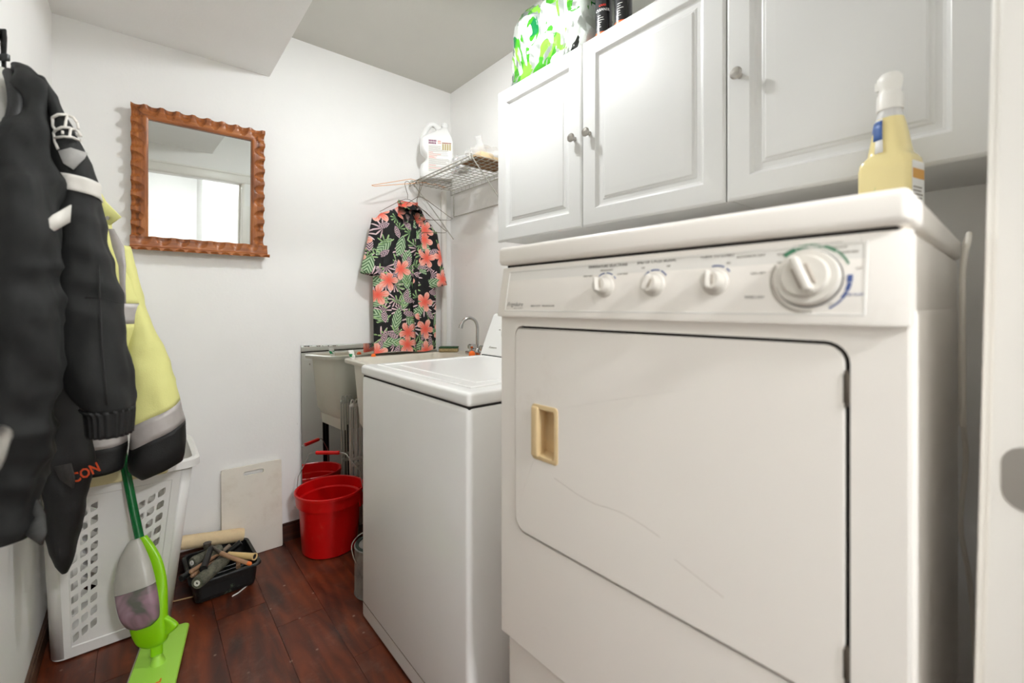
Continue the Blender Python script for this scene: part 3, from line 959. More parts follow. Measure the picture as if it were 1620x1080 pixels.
MB().tube([(XR - .008, 2.372, sz - .03), (XR - .008, 2.372, 1.716)], .0032, 8).build('wall_rod', WIREM, SH)
MB().cyl((XR - .005, 1.55, 1.714), (XR - .005, 2.374, 1.714), .003, seg=8).build('wall_rail', WIREM, SH)
tag(MB().tube(bez([(1.47, 1.86, 1.86), (1.466, 1.858, 1.80), (1.474, 1.857, 1.74), (1.464, 1.86, 1.70)], 6), .0009, 6).build('string', PLASTIC, org=(1.47, 1.86, 1.86)), 'short white string dangling below the wire shelf', 'string')

# white jug
JL = (1.315, 2.265, sz + .002)
JR = math.radians(-28)
JG = thing('detergent_jug', 'white plastic jug with a loop handle and printed label on the wire shelf', 'jug', JL, JR)
JM = pm('white_jug_plastic', (240, 240, 238), .35)


def jr(x0, x1, y, r, z):
    return [Vector((a, b, z)) for a, b in rrect(x0, x1, -y, y, min(r, y * .98, (x1 - x0) * .49), 6)]


body = [jr(-.088, .086, .050, .02, 0), jr(-.095, .092, .055, .025, .008), jr(-.096, .093, .056, .025, .045), jr(-.090, .093, .056, .025, .075), jr(-.066, .093, .055, .025, .098), jr(-.058, .093, .055, .025, .115), jr(-.068, .093, .056, .025, .135), jr(-.090, .093, .056, .025, .158), jr(-.096, .093, .056, .025, .178), jr(-.095, .092, .056, .025, .222), jr(-.080, .088, .054, .025, .236), jr(-.035, .080, .048, .03, .262), jr(.005, .070, .036, .03, .287), jr(.026, .066, .020, .02, .301), jr(.029, .063, .0165, .0165, .304), jr(.029, .063, .0165, .0165, .312), jr(.026, .066, .0195, .0195, .313), jr(.026, .066, .0195, .0195, .327), jr(.029, .063, .0165, .0165, .329)]
MB().rings(body).build('jug_body', JM, JG, local=True)
MB().tube(bez([(-.076, 0, .19), (-.080, 0, .232), (-.066, 0, .272), (-.040, 0, .313), (-.012, 0, .318), (.008, 0, .300), (.020, 0, .282)], 6), .0155, 14, flat=1.15).build('handle', JM, JG, local=True)
LF = frame((0, -.0562, 0), (1, 0, 0), (0, 0, 1), (0, -1, 0))
lab = MB().plate(rrect(-.052, .084, .030, .220, .004), [], 0, .0005, LF).build('label', pm('label_paper', (238, 236, 230), .5), JG, local=True, smooth=False)
PURP, PINK, OLV = pm('purple_print', (120, 40, 90), .6), pm('coral_print', (236, 130, 116), .6), pm('olive_print', (186, 170, 122), .6)
MR = WM[JG.name]


def jl(nm, x0, x1, z0, z1, mt):
    MB().box(x0, x1, z0, z1, .0004, .0009, LF).build(nm, mt, lab, local=True, smooth=False)


for x0, x1, z0, z1, mt in ((-.046, -.002, .203, .213, PURP), (-.046, -.004, .190, .200, PURP), (.004, .022, .203, .210, PINK), (.004, .024, .194, .199, PINK)):
    for k in range(5):
        jl('print_mark', x0 + (x1 - x0) * k / 5, x0 + (x1 - x0) * (k + .78) / 5, z0, z1, mt)
jl('label_block', .028, .080, .196, .201, pm('brown_print', (150, 80, 40), .6))
for i in range(4):
    jl('label_block', .029 + i * .013, .039 + i * .013, .158, .194, OLV)
random.seed(11)
z = .178
while z > .035:
    red = random.random() < .16
    x1 = .022 if z > .158 else .080 - random.random() * .03
    if red:
        x1 = -.046 + random.uniform(.02, .07)
    jl('print_line', -.046, x1, z, z + .0022, PINK if red else pm('pale_text_grey', (178, 174, 168), .6))
    z -= .0052

# clear bags on the shelf
CLEAR = mat_clear('clear_plastic_film', amount=.72)


def blob(c, rx, ry, rz, amp, freq, seed, nu=28, nv=18, flatb=True):
    rg = []
    for i in range(nv + 1):
        ph = PI * i / nv
        ring = []
        for k in range(nu):
            a = 2 * PI * k / nu
            dn = Vector((math.sin(ph) * math.cos(a), math.sin(ph) * math.sin(a), -math.cos(ph)))
            q = 1 + amp * noise.noise(dn * freq + Vector((seed, 0, 0))) + amp * .5 * noise.noise(dn * freq * 2.7 + Vector((seed, 5, 0)))
            p = Vector((dn.x * rx * q, dn.y * ry * q, dn.z * rz * q))
            if flatb:
                p.z = max(p.z, -rz * .8)
            ring.append(Vector(c) + p)
        rg.append(ring)
    return MB().rings(rg, False, False)


bz = sz + .0035
b1 = thing('plastic_bag', 'crumpled clear bag of glassy bits beside the jug on the wire shelf', 'bag', (1.345, 2.03, bz))
blob((1.345, 2.045, bz + .04), .062, .066, .05, .5, 2.2, 1.5).build('film', CLEAR, b1)
for q, (dx, dy, dz, rr) in enumerate(((-.02, -.03, .03, .022), (.02, .02, .032, .025), (0, .045, .026, .02))):
    MB().cyl((1.345 + dx - .018, 2.03 + dy - .018, bz + dz), (1.345 + dx + .02, 2.03 + dy + .02, bz + dz), rr).build('wrapped_bulb', pm('frosted_grey_plastic', (206, 206, 204), .3), b1)
    MB().cyl((1.345 + dx - .0195, 2.03 + dy - .0195, bz + dz), (1.345 + dx - .018, 2.03 + dy - .018, bz + dz), rr * .5).build('dark_end', pm('dark_grey_end', (74, 74, 72), .5), b1)
b2 = thing('sponge_bag', 'open clear bag of tan sponges at the near end of the wire shelf', 'bag', (1.36, 1.84, bz))
blob((1.36, 1.845, bz + .035), .10, .085, .044, .35, 2.0, 7.5).build('film', CLEAR, b2)
MB().tube(bez([(1.33, 1.86, bz + .06), (1.335, 1.865, bz + .10), (1.32, 1.86, bz + .14)], 5), [.04, .037, .034, .030, .026, .02, .016, .013, .012, .016, .018], 12).build('gathered_neck', CLEAR, b2)
TANF = pm('tan_foam', (226, 200, 158), .9, bump=.5, bs=120)
for dx, dy, dz in ((-.04, -.02, .004), (.035, .0, .004), (-.01, .03, .030)):
    MB().rbox(1.36 + dx - .038, 1.36 + dx + .038, 1.84 + dy - .045, 1.84 + dy + .045, bz + dz, bz + dz + .026, .006, 2).build('sponge_block', TANF, b2)
tag(MB().rbox(1.245, 1.47, 1.775, 1.93, sz + .0018, sz + .0034, .0005, 1).build('cardboard_sheet', pm('brown_cardboard', (150, 112, 76), .9, var=.2, vs=30), org=(1.36, 1.85, sz)), 'brown cardboard sheet lying under the bags on the wire shelf', 'cardboard')


# ------------------------------------------------------------------ hangers
def hanger(name, label, hook, dirv, width, drop, mat, hookturn=1, r=.0014, hk=.07):
    """wire hanger hanging from point hook; dirv is the horizontal direction of its bar"""
    o = Vector(hook)
    dv = Vector(dirv).normalized()
    Z = Vector((0, 0, 1))
    h = thing(name, label, 'hanger', hook)
    cr = .018
    pts = [o + dv * hookturn * cr * (math.cos(a)) + Z * (cr * math.sin(a) - cr) for a in [math.radians(-40 + 220 * k / 10) for k in range(11)]]
    pts += [o - dv * hookturn * cr * .5 - Z * (cr + hk * .4), o - Z * (cr + hk * .7), o - Z * (cr + hk)]
    MB().tube(pts, r, 8).build('hook', mat, h)
    n0 = o - Z * (cr + hk)
    a, b = n0 + dv * width / 2 - Z * drop, n0 - dv * width / 2 - Z * drop
    loop = [n0 + dv * .012 - Z * .004, n0 + dv * .05 - Z * drop * .22, a + Z * .012 - dv * .02, a, a - dv * .012 - Z * .008, b + dv * .012 - Z * .008, b, b + Z * .012 + dv * .02, n0 - dv * .05 - Z * drop * .22, n0 - dv * .012 - Z * .004]
    MB().tube(loop, r, 8, closed=True).build('arms', mat, h)
    return h, n0


RUST = pm('dark_wire_metal', (92, 76, 58), .4, .85)
SHY = 2.335


def xs(p):
    return at(p, 400, y=SHY).x


hn1, nk = hanger('wire_hanger', 'dark wire hanger holding the floral shirt', (1.168, SHY, 1.868), (1, 0, 0), .33, .095, RUST, 1, hk=.080)
h2, n2 = hanger('wire_hanger', 'empty dark wire hanger in front of the floral shirt, hooked on the shelf rail', (1.204, 2.262, 1.868), (RT.x, RT.y, 0), .37, .125, RUST, -1, hk=.075)
h3, n3 = hanger('wire_hanger', 'second empty wire hanger, close to the right shoulder of the shirt', (1.216, 2.315, 1.868), (RT.x + .25, RT.y, 0), .34, .14, RUST, -1, hk=.12)
OW = pm('orange_coated_wire', (232, 168, 104), .45)
oh = thing('wire_hanger', 'orange wire hanger lying flat across the far end of the wire shelf', 'hanger', (1.2, 2.36, sz + .006))
MB().tube([at(588, 293, y=2.30), at(650, 283, y=2.375), Vector((1.44, 2.385, sz + .004)), Vector((1.452, 2.37, sz + .004)), Vector((1.30, 2.33, sz + .004)), at(592, 294.5, y=2.29)], .0016, 8, closed=True).build('arms', OW, oh)
MB().tube(bez([(1.30, 2.33, sz + .004), (1.31, 2.29, sz + .004), (1.325, 2.262, sz + .004), (1.345, 2.27, sz + .004)], 5), .0016, 8).build('hook', OW, oh)

# ------------------------------------------------------------------ floral shirt
ST = thing('floral_shirt', 'black short-sleeved shirt with coral and green tropical print hanging over the tub', 'shirt', (1.16, SHY, .9))
FLO = mat_floral()


def cloth(rings_, name, mat, parent, cap=False, mods=(), uvf=None):
    m = MB().rings(rings_, cap, cap)
    m.uv = [uvf(p) if uvf else (p.x, p.z) for p in m.v]
    return m.build(name, mat, parent, mods=mods, angle=180)


def sring(x0, x1, yc, hy, z, n=56, seed=0, fold=.010, ff=34):
    out = []
    cx, hx = (x0 + x1) / 2, (x1 - x0) / 2
    for k in range(n):
        a = 2 * PI * k / n
        ca, sa = math.cos(a), math.sin(a)
        xx = cx + hx * math.copysign(abs(ca) ** .8, ca)
        f = fold * noise.noise(Vector((xx * ff * .55 + seed, z * 2.3, seed))) + fold * .5 * math.sin(xx * ff + 3 * noise.noise(Vector((xx * 3, z * 2, seed))))
        yy = yc + hy * math.copysign(abs(sa) ** .7, sa) + f * (1 if abs(sa) > .2 else .3)
        out.append(Vector((xx, yy, z + .006 * math.sin(xx * 19 + seed) * (1 if z < 1 else .2))))
    return out


xl, xr = xs(592), xs(689)
rows = [(.905, xl, xr, .030), (1.05, xl - .002, xr, .032), (1.25, xl - .006, xr, .034), (1.42, xl - .004, xr + .002, .036), (1.54, xl - .004, xr + .004, .036), (1.60, xl - .004, xr - .004, .034), (1.635, xl + .008, xr - .03, .030), (1.665, xl + .035, xr - .065, .027), (1.695, xl + .105, xr - .105, .024), (1.722, xl + .150, xr - .135, .030), (1.735, xl + .162, xr - .150, .032)]
rg = []
for i in range(len(rows) - 1):
    for k in range(4):
        t_ = k / 4
        q = [a + (b - a) * t_ for a, b in zip(rows[i], rows[i + 1])]
        rg.append(sring(q[1], q[2], SHY, q[3], q[0], fold=.011 if q[0] < 1.55 else .004))
rg.append(sring(rows[-1][1], rows[-1][2], SHY, rows[-1][3], rows[-1][0], fold=.002))
cloth(rg, 'shirt_body', FLO, ST)


def sleeve(p0, p1, w0, w1, seed):
    rg = []
    for i in range(15):
        t_ = i / 14
        c = Vector(p0).lerp(Vector(p1), t_)
        hw = w0 + (w1 - w0) * t_
        ring = []
        dv = (Vector(p1) - Vector(p0)).normalized()
        sd = Vector((dv.z, 0, -dv.x))
        for k in range(32):
            a = 2 * PI * k / 32
            pp = c + sd * math.cos(a) * hw + Vector((0, 1, 0)) * math.sin(a) * (.030 + .008 * t_)
            pp.y += .006 * math.sin(pp.x * 60 + seed + 2 * pp.z) * t_
            ring.append(pp)
        rg.append(ring)
    cloth(rg, 'shirt_sleeve', FLO, ST, mods=[solid(.0015)])


sleeve((xl + .045, SHY, 1.625), (xs(588) + .004, SHY - .004, 1.325), .058, .066, 1)
sleeve((xr - .05, SHY, 1.590), (xs(693) - .006, SHY - .004, 1.275), .058, .062, 4)
# collar, placket and pocket edge
nx = nk.x + .004
for sg in (-1, 1):
    c = MB().add([(nx, SHY - .040, 1.700), (nx + sg * .070, SHY - .020, 1.716), (nx + sg * .058, SHY + .02, 1.752), (nx + sg * .085, SHY - .046, 1.655), (nx + sg * .028, SHY - .052, 1.622)], [(0, 1, 3, 4), (0, 1, 2)])
    c.uv = [(p.x * 1.1 + .7 + sg * .2, p.z * 1.1 + .3) for p in c.v]
    c.build('collar', FLO, ST, mods=[solid(.004, 0)])
bc = MB().strip([[Vector((nx + a, SHY + .022 - 6 * a * a, z)) for a in [-.06 + .012 * k for k in range(11)]] for z in (1.70, 1.735, 1.757)])
bc.uv = [(p.x + .33, p.z + .6) for p in bc.v]
bc.build('collar_back', FLO, ST, mods=[solid(.004, 0)])
pk = MB().strip([[Vector((nx + .030 + o_ + .01 * math.sin(z * 9), SHY - .050 - .004 * math.sin(z * 14), z)) for o_ in (-.016, 0, .016)] for z in [.91 + .72 * k / 24 for k in range(25)]])
pk.uv = [(p.x + .47, p.z + .21) for p in pk.v]
pk.build('button_placket', FLO, ST, mods=[solid(.003, 0)])
MB().rbox(nx - .014, nx + .016, SHY + .006, SHY + .008, 1.702, 1.722, .001, 1).build('neck_label', pm('black_cloth_label', (26, 24, 26), .8), ST)

# ------------------------------------------------------------------ red bucket
BKC = Vector((.706, 2.228, 0))
BK = thing('bucket', 'red plastic bucket standing by the propped mirror sheet', 'bucket', BKC)
MB().lathe([(.0, 0.001), (.118, .001), (.124, .006), (.128, .06), (.1285, .062), (.138, .222), (.150, .226), (.153, .272), (.158, .274), (.158, .285), (.153, .287), (.147, .284), (.144, .240), (.134, .235), (.122, .02), (0, .014)], Matrix.Translation(BKC), 48, False, False).build('pail', RED, BK)
ed = RT.copy()
for sg in (-1, 1):
    M = frame(BKC + ed * sg * .148 + Vector((0, 0, .17)), (-FW * sg), (0, 0, 1), ed * sg)
    MB().plate([(-.022, .03), (.022, .03), (.034, .10), (-.034, .10)], [], 0, .007, M).build('ear', RED, BK)
q = BKC + Vector((.0, .03, 0))
hp = [BKC - ed * .156 + Vector((0, 0, .262)), BKC - ed * .158 + Vector((0, .004, .29)), BKC - ed * .150 + Vector((0, .016, .33)), BKC - ed * .09 + Vector((0, .034, .435)), BKC - ed * .075 + Vector((0, .036, .442)), BKC + ed * .075 + Vector((0, .036, .442)), BKC + ed * .09 + Vector((0, .034, .435)), BKC + ed * .150 + Vector((0, .016, .36)), BKC + ed * .158 + Vector((0, .004, .29)), BKC + ed * .156 + Vector((0, 0, .262))]
MB().tube(hp, .0023, 8).build('handle_wire', pm('galvanised_wire', (178, 176, 172), .35, .9), BK)
MB().lathe([(0, -.058), (.007, -.058), (.0092, -.055), (.0092, .055), (.007, .058), (0, .058)], frame(BKC + Vector((0, .036, .442)), FW, (0, 0, 1), ed), 16, False, False).build('handle_grip', RED, BK)

# ------------------------------------------------------------------ folded drying rack
DR = thing('drying_rack', 'folded grey-white wire drying rack leaning under the tub', 'drying rack', (.86, 2.33, 0))
GW = pm('dull_white_rod', (196, 192, 182), .45, .2)
for i, (dx, dy, zt) in enumerate(((-.022, .0, .645), (-.010, .006, .652), (.004, .002, .655), (.016, .01, .650), (.030, .004, .642), (.044, .012, .636))):
    MB().cyl((.862 + dx, 2.325 + dy, .005), (.862 + dx, 2.330 + dy, zt), .0042, seg=8).build('rod', GW, DR)
for z in (.64, .36, .33):
    MB().rbox(.836, .912, 2.326, 2.338, z - .008, z + .008, .003, 2).build('joint', GW, DR)
for i in range(3):
    MB().tube(bez([(.842 + i * .022, 2.332, .64), (.846 + i * .022, 2.328, .668), (.856 + i * .022, 2.328, .668), (.860 + i * .022, 2.332, .64)], 4), .0038, 8).build('end_loop', GW, DR)

# ------------------------------------------------------------------ paint can
PC = Vector((.742, 1.772, 0))
pc = thing('paint_can', 'grey metal paint can tucked behind the corner of the washing machine', 'can', PC)
MB().lathe([(.080, 0), (.083, .003), (.0825, .006), (.081, .008), (.081, .182), (.0825, .185), (.083, .189), (.080, .191)], Matrix.Translation(PC), 40).build('can_body', mat_dirty('scuffed_can_label', (150, 146, 140), (60, 62, 64), .45, 7, .8, .45, .62), pc)
MB().lathe([(.078, .188), (.078, .194), (.066, .194), (.064, .190), (0, .190)], Matrix.Translation(PC), 40).build('can_lid', pm('dark_green_lid', (58, 74, 66), .4, .3), pc)
MB().tube(bez([PC + Vector((-.083, -.01, .14)), PC + Vector((-.091, .0, .165)), PC + Vector((-.085, .03, .20)), PC + Vector((-.03, .07, .21)), PC + Vector((.03, .085, .19)), PC + Vector((.04, .072, .14))], 6), .0018, 8).build('bail', GW, pc)

# ------------------------------------------------------------------ cutting board
tb = math.atan2(.026, .41)
CBM = frame((.281, YB - .0325, .001), (1, 0, 0), (0, math.sin(tb), math.cos(tb)), (0, -math.cos(tb), math.sin(tb)))
cb = MB().plate(rrect(0, .249, 0, .412, .006), [rrect(.088, .172, .366, .386, .0095)], 0, .011, CBM)
cbo = tag(cb.build('cutting_board', mat_dirty('stained_white_board', (232, 226, 214), (186, 168, 140), .5, 3.2, .5, .5, .75), org=(.405, YB - .03, 0), angle=30), 'white plastic cutting board with a grip slot leaning on the back wall', 'cutting board')
bv = cbo.modifiers.new('bev', 'BEVEL'); bv.width = .002; bv.segments = 2; bv.limit_method = 'ANGLE'

# ------------------------------------------------------------------ roller tray and painting tools
TC = Vector((.262, 2.228, 0))
TR = thing('roller_tray', 'black plastic roller tray full of paint tools on the floor', 'tray', TC, math.radians(2))
BT = mat_dirty('paint_spattered_black_plastic', (24, 25, 25), (112, 128, 104), .4, 30, .7, .6, .7)


def tr(hx, hy, r, z):
    return [Vector((a, b, z)) for a, b in rrect(-hx, hx, -hy, hy, r, 5)]


MB().rings([tr(.102, .112, .02, .0055), tr(.106, .118, .022, .024), tr(.112, .128, .025, .092), tr(.122, .138, .028, .094), tr(.124, .140, .028, .090), tr(.124, .140, .028, .094), tr(.121, .137, .028, .098), tr(.111, .127, .024, .097), tr(.104, .120, .022, .022), tr(.09, .106, .02, .014)]).build('tray_body', BT, TR, local=True)
for i in range(7):
    MB().rbox(-.085, .085, -.09 + i * .026, -.082 + i * .026, .012, .02 + i * .004, .002, 1).build('tray_rib', BT, TR, local=True)

NAP = mat_dirty('matted_grey_roller_nap', (112, 110, 94), (62, 66, 56), .95, 60, .8, .4, .6)
CREAM = pm('cream_roller_nap', (232, 208, 166), .95, var=.08, vs=60, bump=.6, bs=400)


def roll(a, b, r, name, label, mat, core=(236, 232, 224), hole=.45):
    a, b = Vector(a), Vector(b)
    z = (b - a).normalized()
    xv = z.cross(Vector((0, 0, 1))).normalized()
    M = frame(a, xv, z.cross(xv), z)
    L = (b - a).length
    t = thing(name, label, 'paint roller', (a + b) / 2 - Vector((0, 0, r)))
    n = 24
    rg = []
    for q in range(13):
        h = L * q / 12
        rr = r * (.90 if q in (0, 12) else 1)
        rg.append([M @ Vector((rr * (1 + .04 * noise.noise(Vector((k, h * 40, r * 99)))) * math.cos(2 * PI * k / n), rr * (1 + .04 * noise.noise(Vector((k * 1.3, h * 40, 3)))) * math.sin(2 * PI * k / n), h)) for k in range(n)])
    MB().rings(rg).build('nap', mat, t)
    for s_, h in ((-1, 0), (1, L)):
        MB().lathe([(r * hole, s_ * .0002), (r * hole, s_ * .003), (r * hole * .45, s_ * .003), (r * hole * .45, -s_ * .006), (0, -s_ * .006)], M @ Matrix.Translation((0, 0, h)), 16, False, False).build('end_cap', pm('roller_core_%d' % core[0], core, .5), t)
    return t


roll(at(283.5, 859, y=2.345), at(385, 845, y=2.345), .0285, 'roller_cover', 'clean cream roller cover lying on the back rim of the tray', CREAM)
roll(at(312, 922, z=.125), at(357, 883, z=.120), .0235, 'roller_cover', 'dirty grey roller cover slanting over the front rim of the tray', NAP)
roll(at(304, 890, z=.130), at(348, 868, z=.125), .0215, 'roller_cover', 'dirty grey roller cover with a white end cap at the left of the tray', NAP)
WD = pm('worn_wooden_handle', (176, 136, 104), .55, var=.2, vs=40)


def stick(name, label, cat, pts, rad, mat, tip=None, hollow=False):
    pts = [Vector(p) for p in pts]
    t = thing(name, label, cat, (pts[0] + pts[-1]) / 2 - Vector((0, 0, max(rad))))
    n = 5
    P = bez(pts, n) if len(pts) > 2 else pts
    R = [rad[0] + (rad[-1] - rad[0]) * i / (len(P) - 1) for i in range(len(P))]
    MB().tube(P, R, 16).build('shaft', mat, t)
    dv = (P[-1] - P[-2]).normalized()
    if hollow:
        xv = dv.cross(Vector((0, 0, 1))).normalized()
        M = frame(P[-1], xv, dv.cross(xv), dv)
        r = rad[-1]
        MB().lathe([(r * 1.0, -.004), (r * 1.12, -.003), (r * 1.12, .004), (r * .8, .004), (r * .8, -.0005), (0, -.0005)], M, 20, False, False).build('open_end', mat, t)
        MB().lathe([(r * .79, .0002), (0, .0004)], M, 20, False, True).build('bore_shade', DARK, t)  # dark disc paints the shade inside the tube's open end
    if tip:
        MB().tube([P[-1] - dv * .004, P[-1] + dv * .006, P[-1] + dv * .011], [rad[-1] * 1.04, rad[-1] * 1.0, rad[-1] * .5], 14).build('tip', tip, t)
    return t


stick('extension_pole', 'black tube handle with an open end jutting over the left corner of the tray', 'handle', (at(318, 893, z=.118), at(288, 914, z=.112)), (.0105, .0115), BLACK, hollow=True)
stick('extension_pole', 'paint-spattered dark tube handle pointing to the viewer in the middle of the tray', 'handle', (at(333, 868, z=.168), at(322, 899, z=.150)), (.0115, .0125), BT, hollow=True)
stick('brush_handle', 'upper brown wooden brush handle under the dark tube', 'handle', (at(352, 872, z=.112), at(304, 903, z=.128)), (.007, .0085), WD, tip=WD)
stick('brush_handle', 'lower brown wooden brush handle beside the grey roller cover', 'handle', (at(340, 888, z=.10), at(306, 909, z=.112)), (.007, .0085), WD, tip=WD)
stick('brush_handle', 'grey-brown brush handle reaching toward the back rim of the tray', 'handle', (at(343, 880, z=.10), at(364, 862, z=.125)), (.008, .0085), pm('grey_brown_handle', (140, 124, 106), .6, var=.3, vs=60))
stick('painting_tool', 'black grip resting on the back right rim of the tray', 'handle', (at(362, 872, z=.110), at(381, 857, z=.135)), (.010, .012), BLACK)
stick('roller_tube', 'cream cardboard tube pointing over the right rim of the tray', 'tube', (at(362, 877, z=.128), at(402, 880, z=.138)), (.0115, .0125), pm('cream_card_tube', (232, 200, 140), .6), hollow=True)
rf = stick('paint_roller', 'wooden handled roller frame with an orange tip lying across the tray', 'paint roller', (at(350, 875, z=.160), at(372, 884, z=.155), at(394, 891, z=.150)), (.0085, .0075), WD, tip=pm('orange_tip', (232, 120, 50), .5))
RFM = pm('dirty_roller_metal', (96, 88, 80), .45, .7)
MB().tube(bez([at(350, 875, z=.160), at(341, 869, z=.166), at(334, 864, z=.170)], 4), [.0085, .008, .0075, .007, .007, .007, .007, .0065, .006], 12).build('socket', RFM, rf)
MB().lathe([(.004, -.012), (.013, -.010), (.015, -.003), (.013, .006), (.015, .010), (.004, .012)], frame(at(328, 862, z=.172), RT, FW, (0, 0, 1)), 18).build('cage_end', RFM, rf)
stick('brush_handle', 'short worn wooden handle standing in the right side of the tray', 'handle', (at(377, 884, z=.105), at(377, 897, z=.094)), (.008, .0085), WD)
p_, q_ = at(270, 952, z=.0028), at(399, 920.5, z=.0028)
tag(MB().cyl(p_, q_, .0026, seg=8).build('wooden_stick', pm('pale_stick', (190, 156, 112), .7), org=(p_ + q_) / 2), 'thin pale stick lying on the floor under the tray', 'stick')
zt = [at(*p, z=.002) for p in ((367, 943), (376, 938), (385, 931), (391, 926))]
zm = MB().tube(bez(zt, 5), [.002] + [.0042] * 14 + [.003], 10, flat=.35)
for p in zm.v:
    p.z = max(.0003, .0003 + (p.z - .002 + .0016) * .8)
tag(zm.build('plastic_strip', PLASTIC, org=(zt[0] + zt[-1]) / 2), 'small curved white plastic strip on the floor in front of the tray', 'strip')

# ------------------------------------------------------------------ laundry hamper
HMP = pm('translucent_white_plastic', (232, 230, 226), .42)
hb = (-.226, .088, 2.052, 2.33)      # footprint at the floor
ht = (-.243, .152, 2.000, 2.375)     # at the rim
HZ = .60
HP = thing('laundry_hamper', 'tall white plastic laundry hamper with slanted ventilation holes', 'hamper', (-.07, 2.19, 0))


def hbox(t):
    return [a + (b - a) * t for a, b in zip(hb, ht)]


HR = .035


def hring(t, out=0):
    x0, x1, y0, y1 = hbox(t)
    return [Vector((a, b, .012 + (HZ - .012) * t)) for a, b in rrect(x0 - out, x1 + out, y0 - out, y1 + out, HR + out, 6)]


# corners + floor: the loft without its four flat sides, which carry the holes
R0, R1 = hring(0), hring(1)
N7 = 7
cm = MB()
for c in range(4):
    cm.strip([[R0[c * N7 + k] for k in range(N7)], [R1[c * N7 + k] for k in range(N7)]])
# rounded foot
foot = [hring(0), [p + Vector((0, 0, -.006)) for p in hring(-.0, -.003)], [Vector((p.x, p.y, .001)) for p in hring(0, -.014)]]
cm.rings(foot[::-1], True, False)
cm.build('shell', HMP, HP, mods=[solid(.003)])


def hamper_side(a, b, groups, rows_):
    """flat side between perimeter points a and b, u along it (0..1), v up (0..1): border, recessed field with holes"""
    P00, P10, P01, P11 = R0[a], R0[b], R1[a], R1[b]
    L = (P10 - P00).length
    Hh = (P01 - P00).length
    nrm = (P10 - P00).cross(P01 - P00).normalized()

    def mp(u, v, off):
        return P00 * (1 - u) * (1 - v) + P10 * u * (1 - v) + P01 * (1 - u) * v + P11 * u * v - nrm * off
    m = MB()
    u0, u1, v0, v1 = .07, .93, .05, .90

    def cell(pl, holes, f):
        tri = tessellate_polygon([[Vector((x, y, 0)) for x, y in l] for l in [pl] + holes])
        flat = [p for l in [pl] + holes for p in l]
        fs = []
        for t in tri:
            p, q, r = [Vector(flat[i]) for i in t]
            fs.append(t if (q - p).cross(r - p) > 0 else t[::-1])
        m.add([mp(x, y, f) for x, y in flat], fs)
    ring = [(0, 0), (1, 0), (1, 1), (0, 1)]
    inner = [(u0, v0), (u1, v0), (u1, v1), (u0, v1)]
    cell(ring, [inner], 0)
    inn2 = [(u0 + .008, v0 + .005), (u1 - .008, v0 + .005), (u1 - .008, v1 - .005), (u0 + .008, v1 - .005)]
    m.rings([[mp(x, y, 0) for x, y in inner], [mp(x, y, .003) for x, y in inn2]], False, False)
    holes = []
    for gu in groups:
        for c_ in range(3):
            for r_ in range(rows_):
                cu = gu + (c_ - 1) * .085
                cv = .10 + r_ * .0755 + c_ * .025
                if cv > .84:
                    continue
                hw, hh, sk = .031, .0215, .016
                loop = []
                for (sx, sy) in ((1, 1), (-1, 1), (-1, -1), (1, -1)):
                    for k in range(3):
                        ang = math.radians({(1, 1): 0, (-1, 1): 90, (-1, -1): 180, (1, -1): 270}[(sx, sy)] + 45 * k)
                        x = sx * (hw - .011) + .011 * math.cos(ang)
                        y = sy * (hh - .008) + .008 * math.sin(ang)
                        loop.append((cu + x, cv + y + sk * x / hw * .6))
                holes.append(loop)
    cell(inn2, holes, .003)
    return m.build('side_panel', HMP, HP, smooth=False, mods=[solid(.0028)])


# perimeter runs +x+y corner, -x+y, -x-y, +x-y
hamper_side(2 * N7 + 6, 3 * N7, (.20, .76), 10)          # front
hamper_side(3 * N7 + 6, 0, (.25, .75), 10)               # right
hamper_side(6, N7, (.22, .78), 10)                        # back
hamper_side(N7 + 6, 2 * N7, (.25, .75), 10)              # left
rim = [hring(1, -.002), hring(1, .012), [p + Vector((0, 0, -.022)) for p in hring(1, .015)], [p + Vector((0, 0, -.022)) for p in hring(1, .019)], [p + Vector((0, 0, .003)) for p in hring(1, .018)], [p + Vector((0, 0, .010)) for p in hring(1, .008)], [p + Vector((0, 0, .008)) for p in hring(1, -.004)]]
MB().rings(rim, closed=True).build('rim', HMP, HP)
x0, x1, y0, y1 = hbox(1)
MB().rbox(-.17, .075, y0 - .028, y0 + .012, HZ - .025, HZ + .013, .009, 4).build('rim_handle', pm('pale_yellow_plastic', (222, 210, 160), .4), HP)['label'] = 'pale yellow grip on the hamper rim'

# ------------------------------------------------------------------ spray mop
LIME = pm('lime_green_plastic', (140, 206, 10), .32)
LIME2 = pm('light_lime_plastic', (168, 222, 80), .38)
MPJ = Vector((.040, 1.812, .052))
MPT = Vector((-.034, 1.962, .575))
MPX = (MPT - MPJ).normalized()
MP = thing('spray_mop', 'lime green spray mop with a grey bottle leaning against the hamper', 'mop', (.04, 1.80, 0))
uu = Vector((.184, .983, 0)).normalized()
nn = Vector((uu.y, -uu.x, 0))
HMX = frame((.038, 1.796, 0), nn, uu, (0, 0, 1))
head = MB()
rg = []
for ins_, z in ((.0, .018), (.0, .023), (.003, .027), (.05, .029)):
    rg.append([HMX @ Vector((a, b, z)) for a, b in rrect(-.063 + ins_, .063 - ins_, -.2 + ins_, .2 - ins_, max(.006, .014 - ins_ * .1), 4)])
head.rings(rg)
hd = head.build('mop_head', LIME2, MP)
MB().rbox(-.070, .060, -.197, .197, .001, .0175, .006, 3, HMX).build('microfibre_pad', pm('green_microfibre', (40, 110, 92), .95, var=.3, vs=150, bump=.9, bs=400), hd)
MB().rbox(-.067, -.056, -.196, .196, .0165, .0195, .001, 2, HMX).build('pad_binding', pm('pale_binding', (196, 184, 168), .9, var=.3, vs=120), hd)
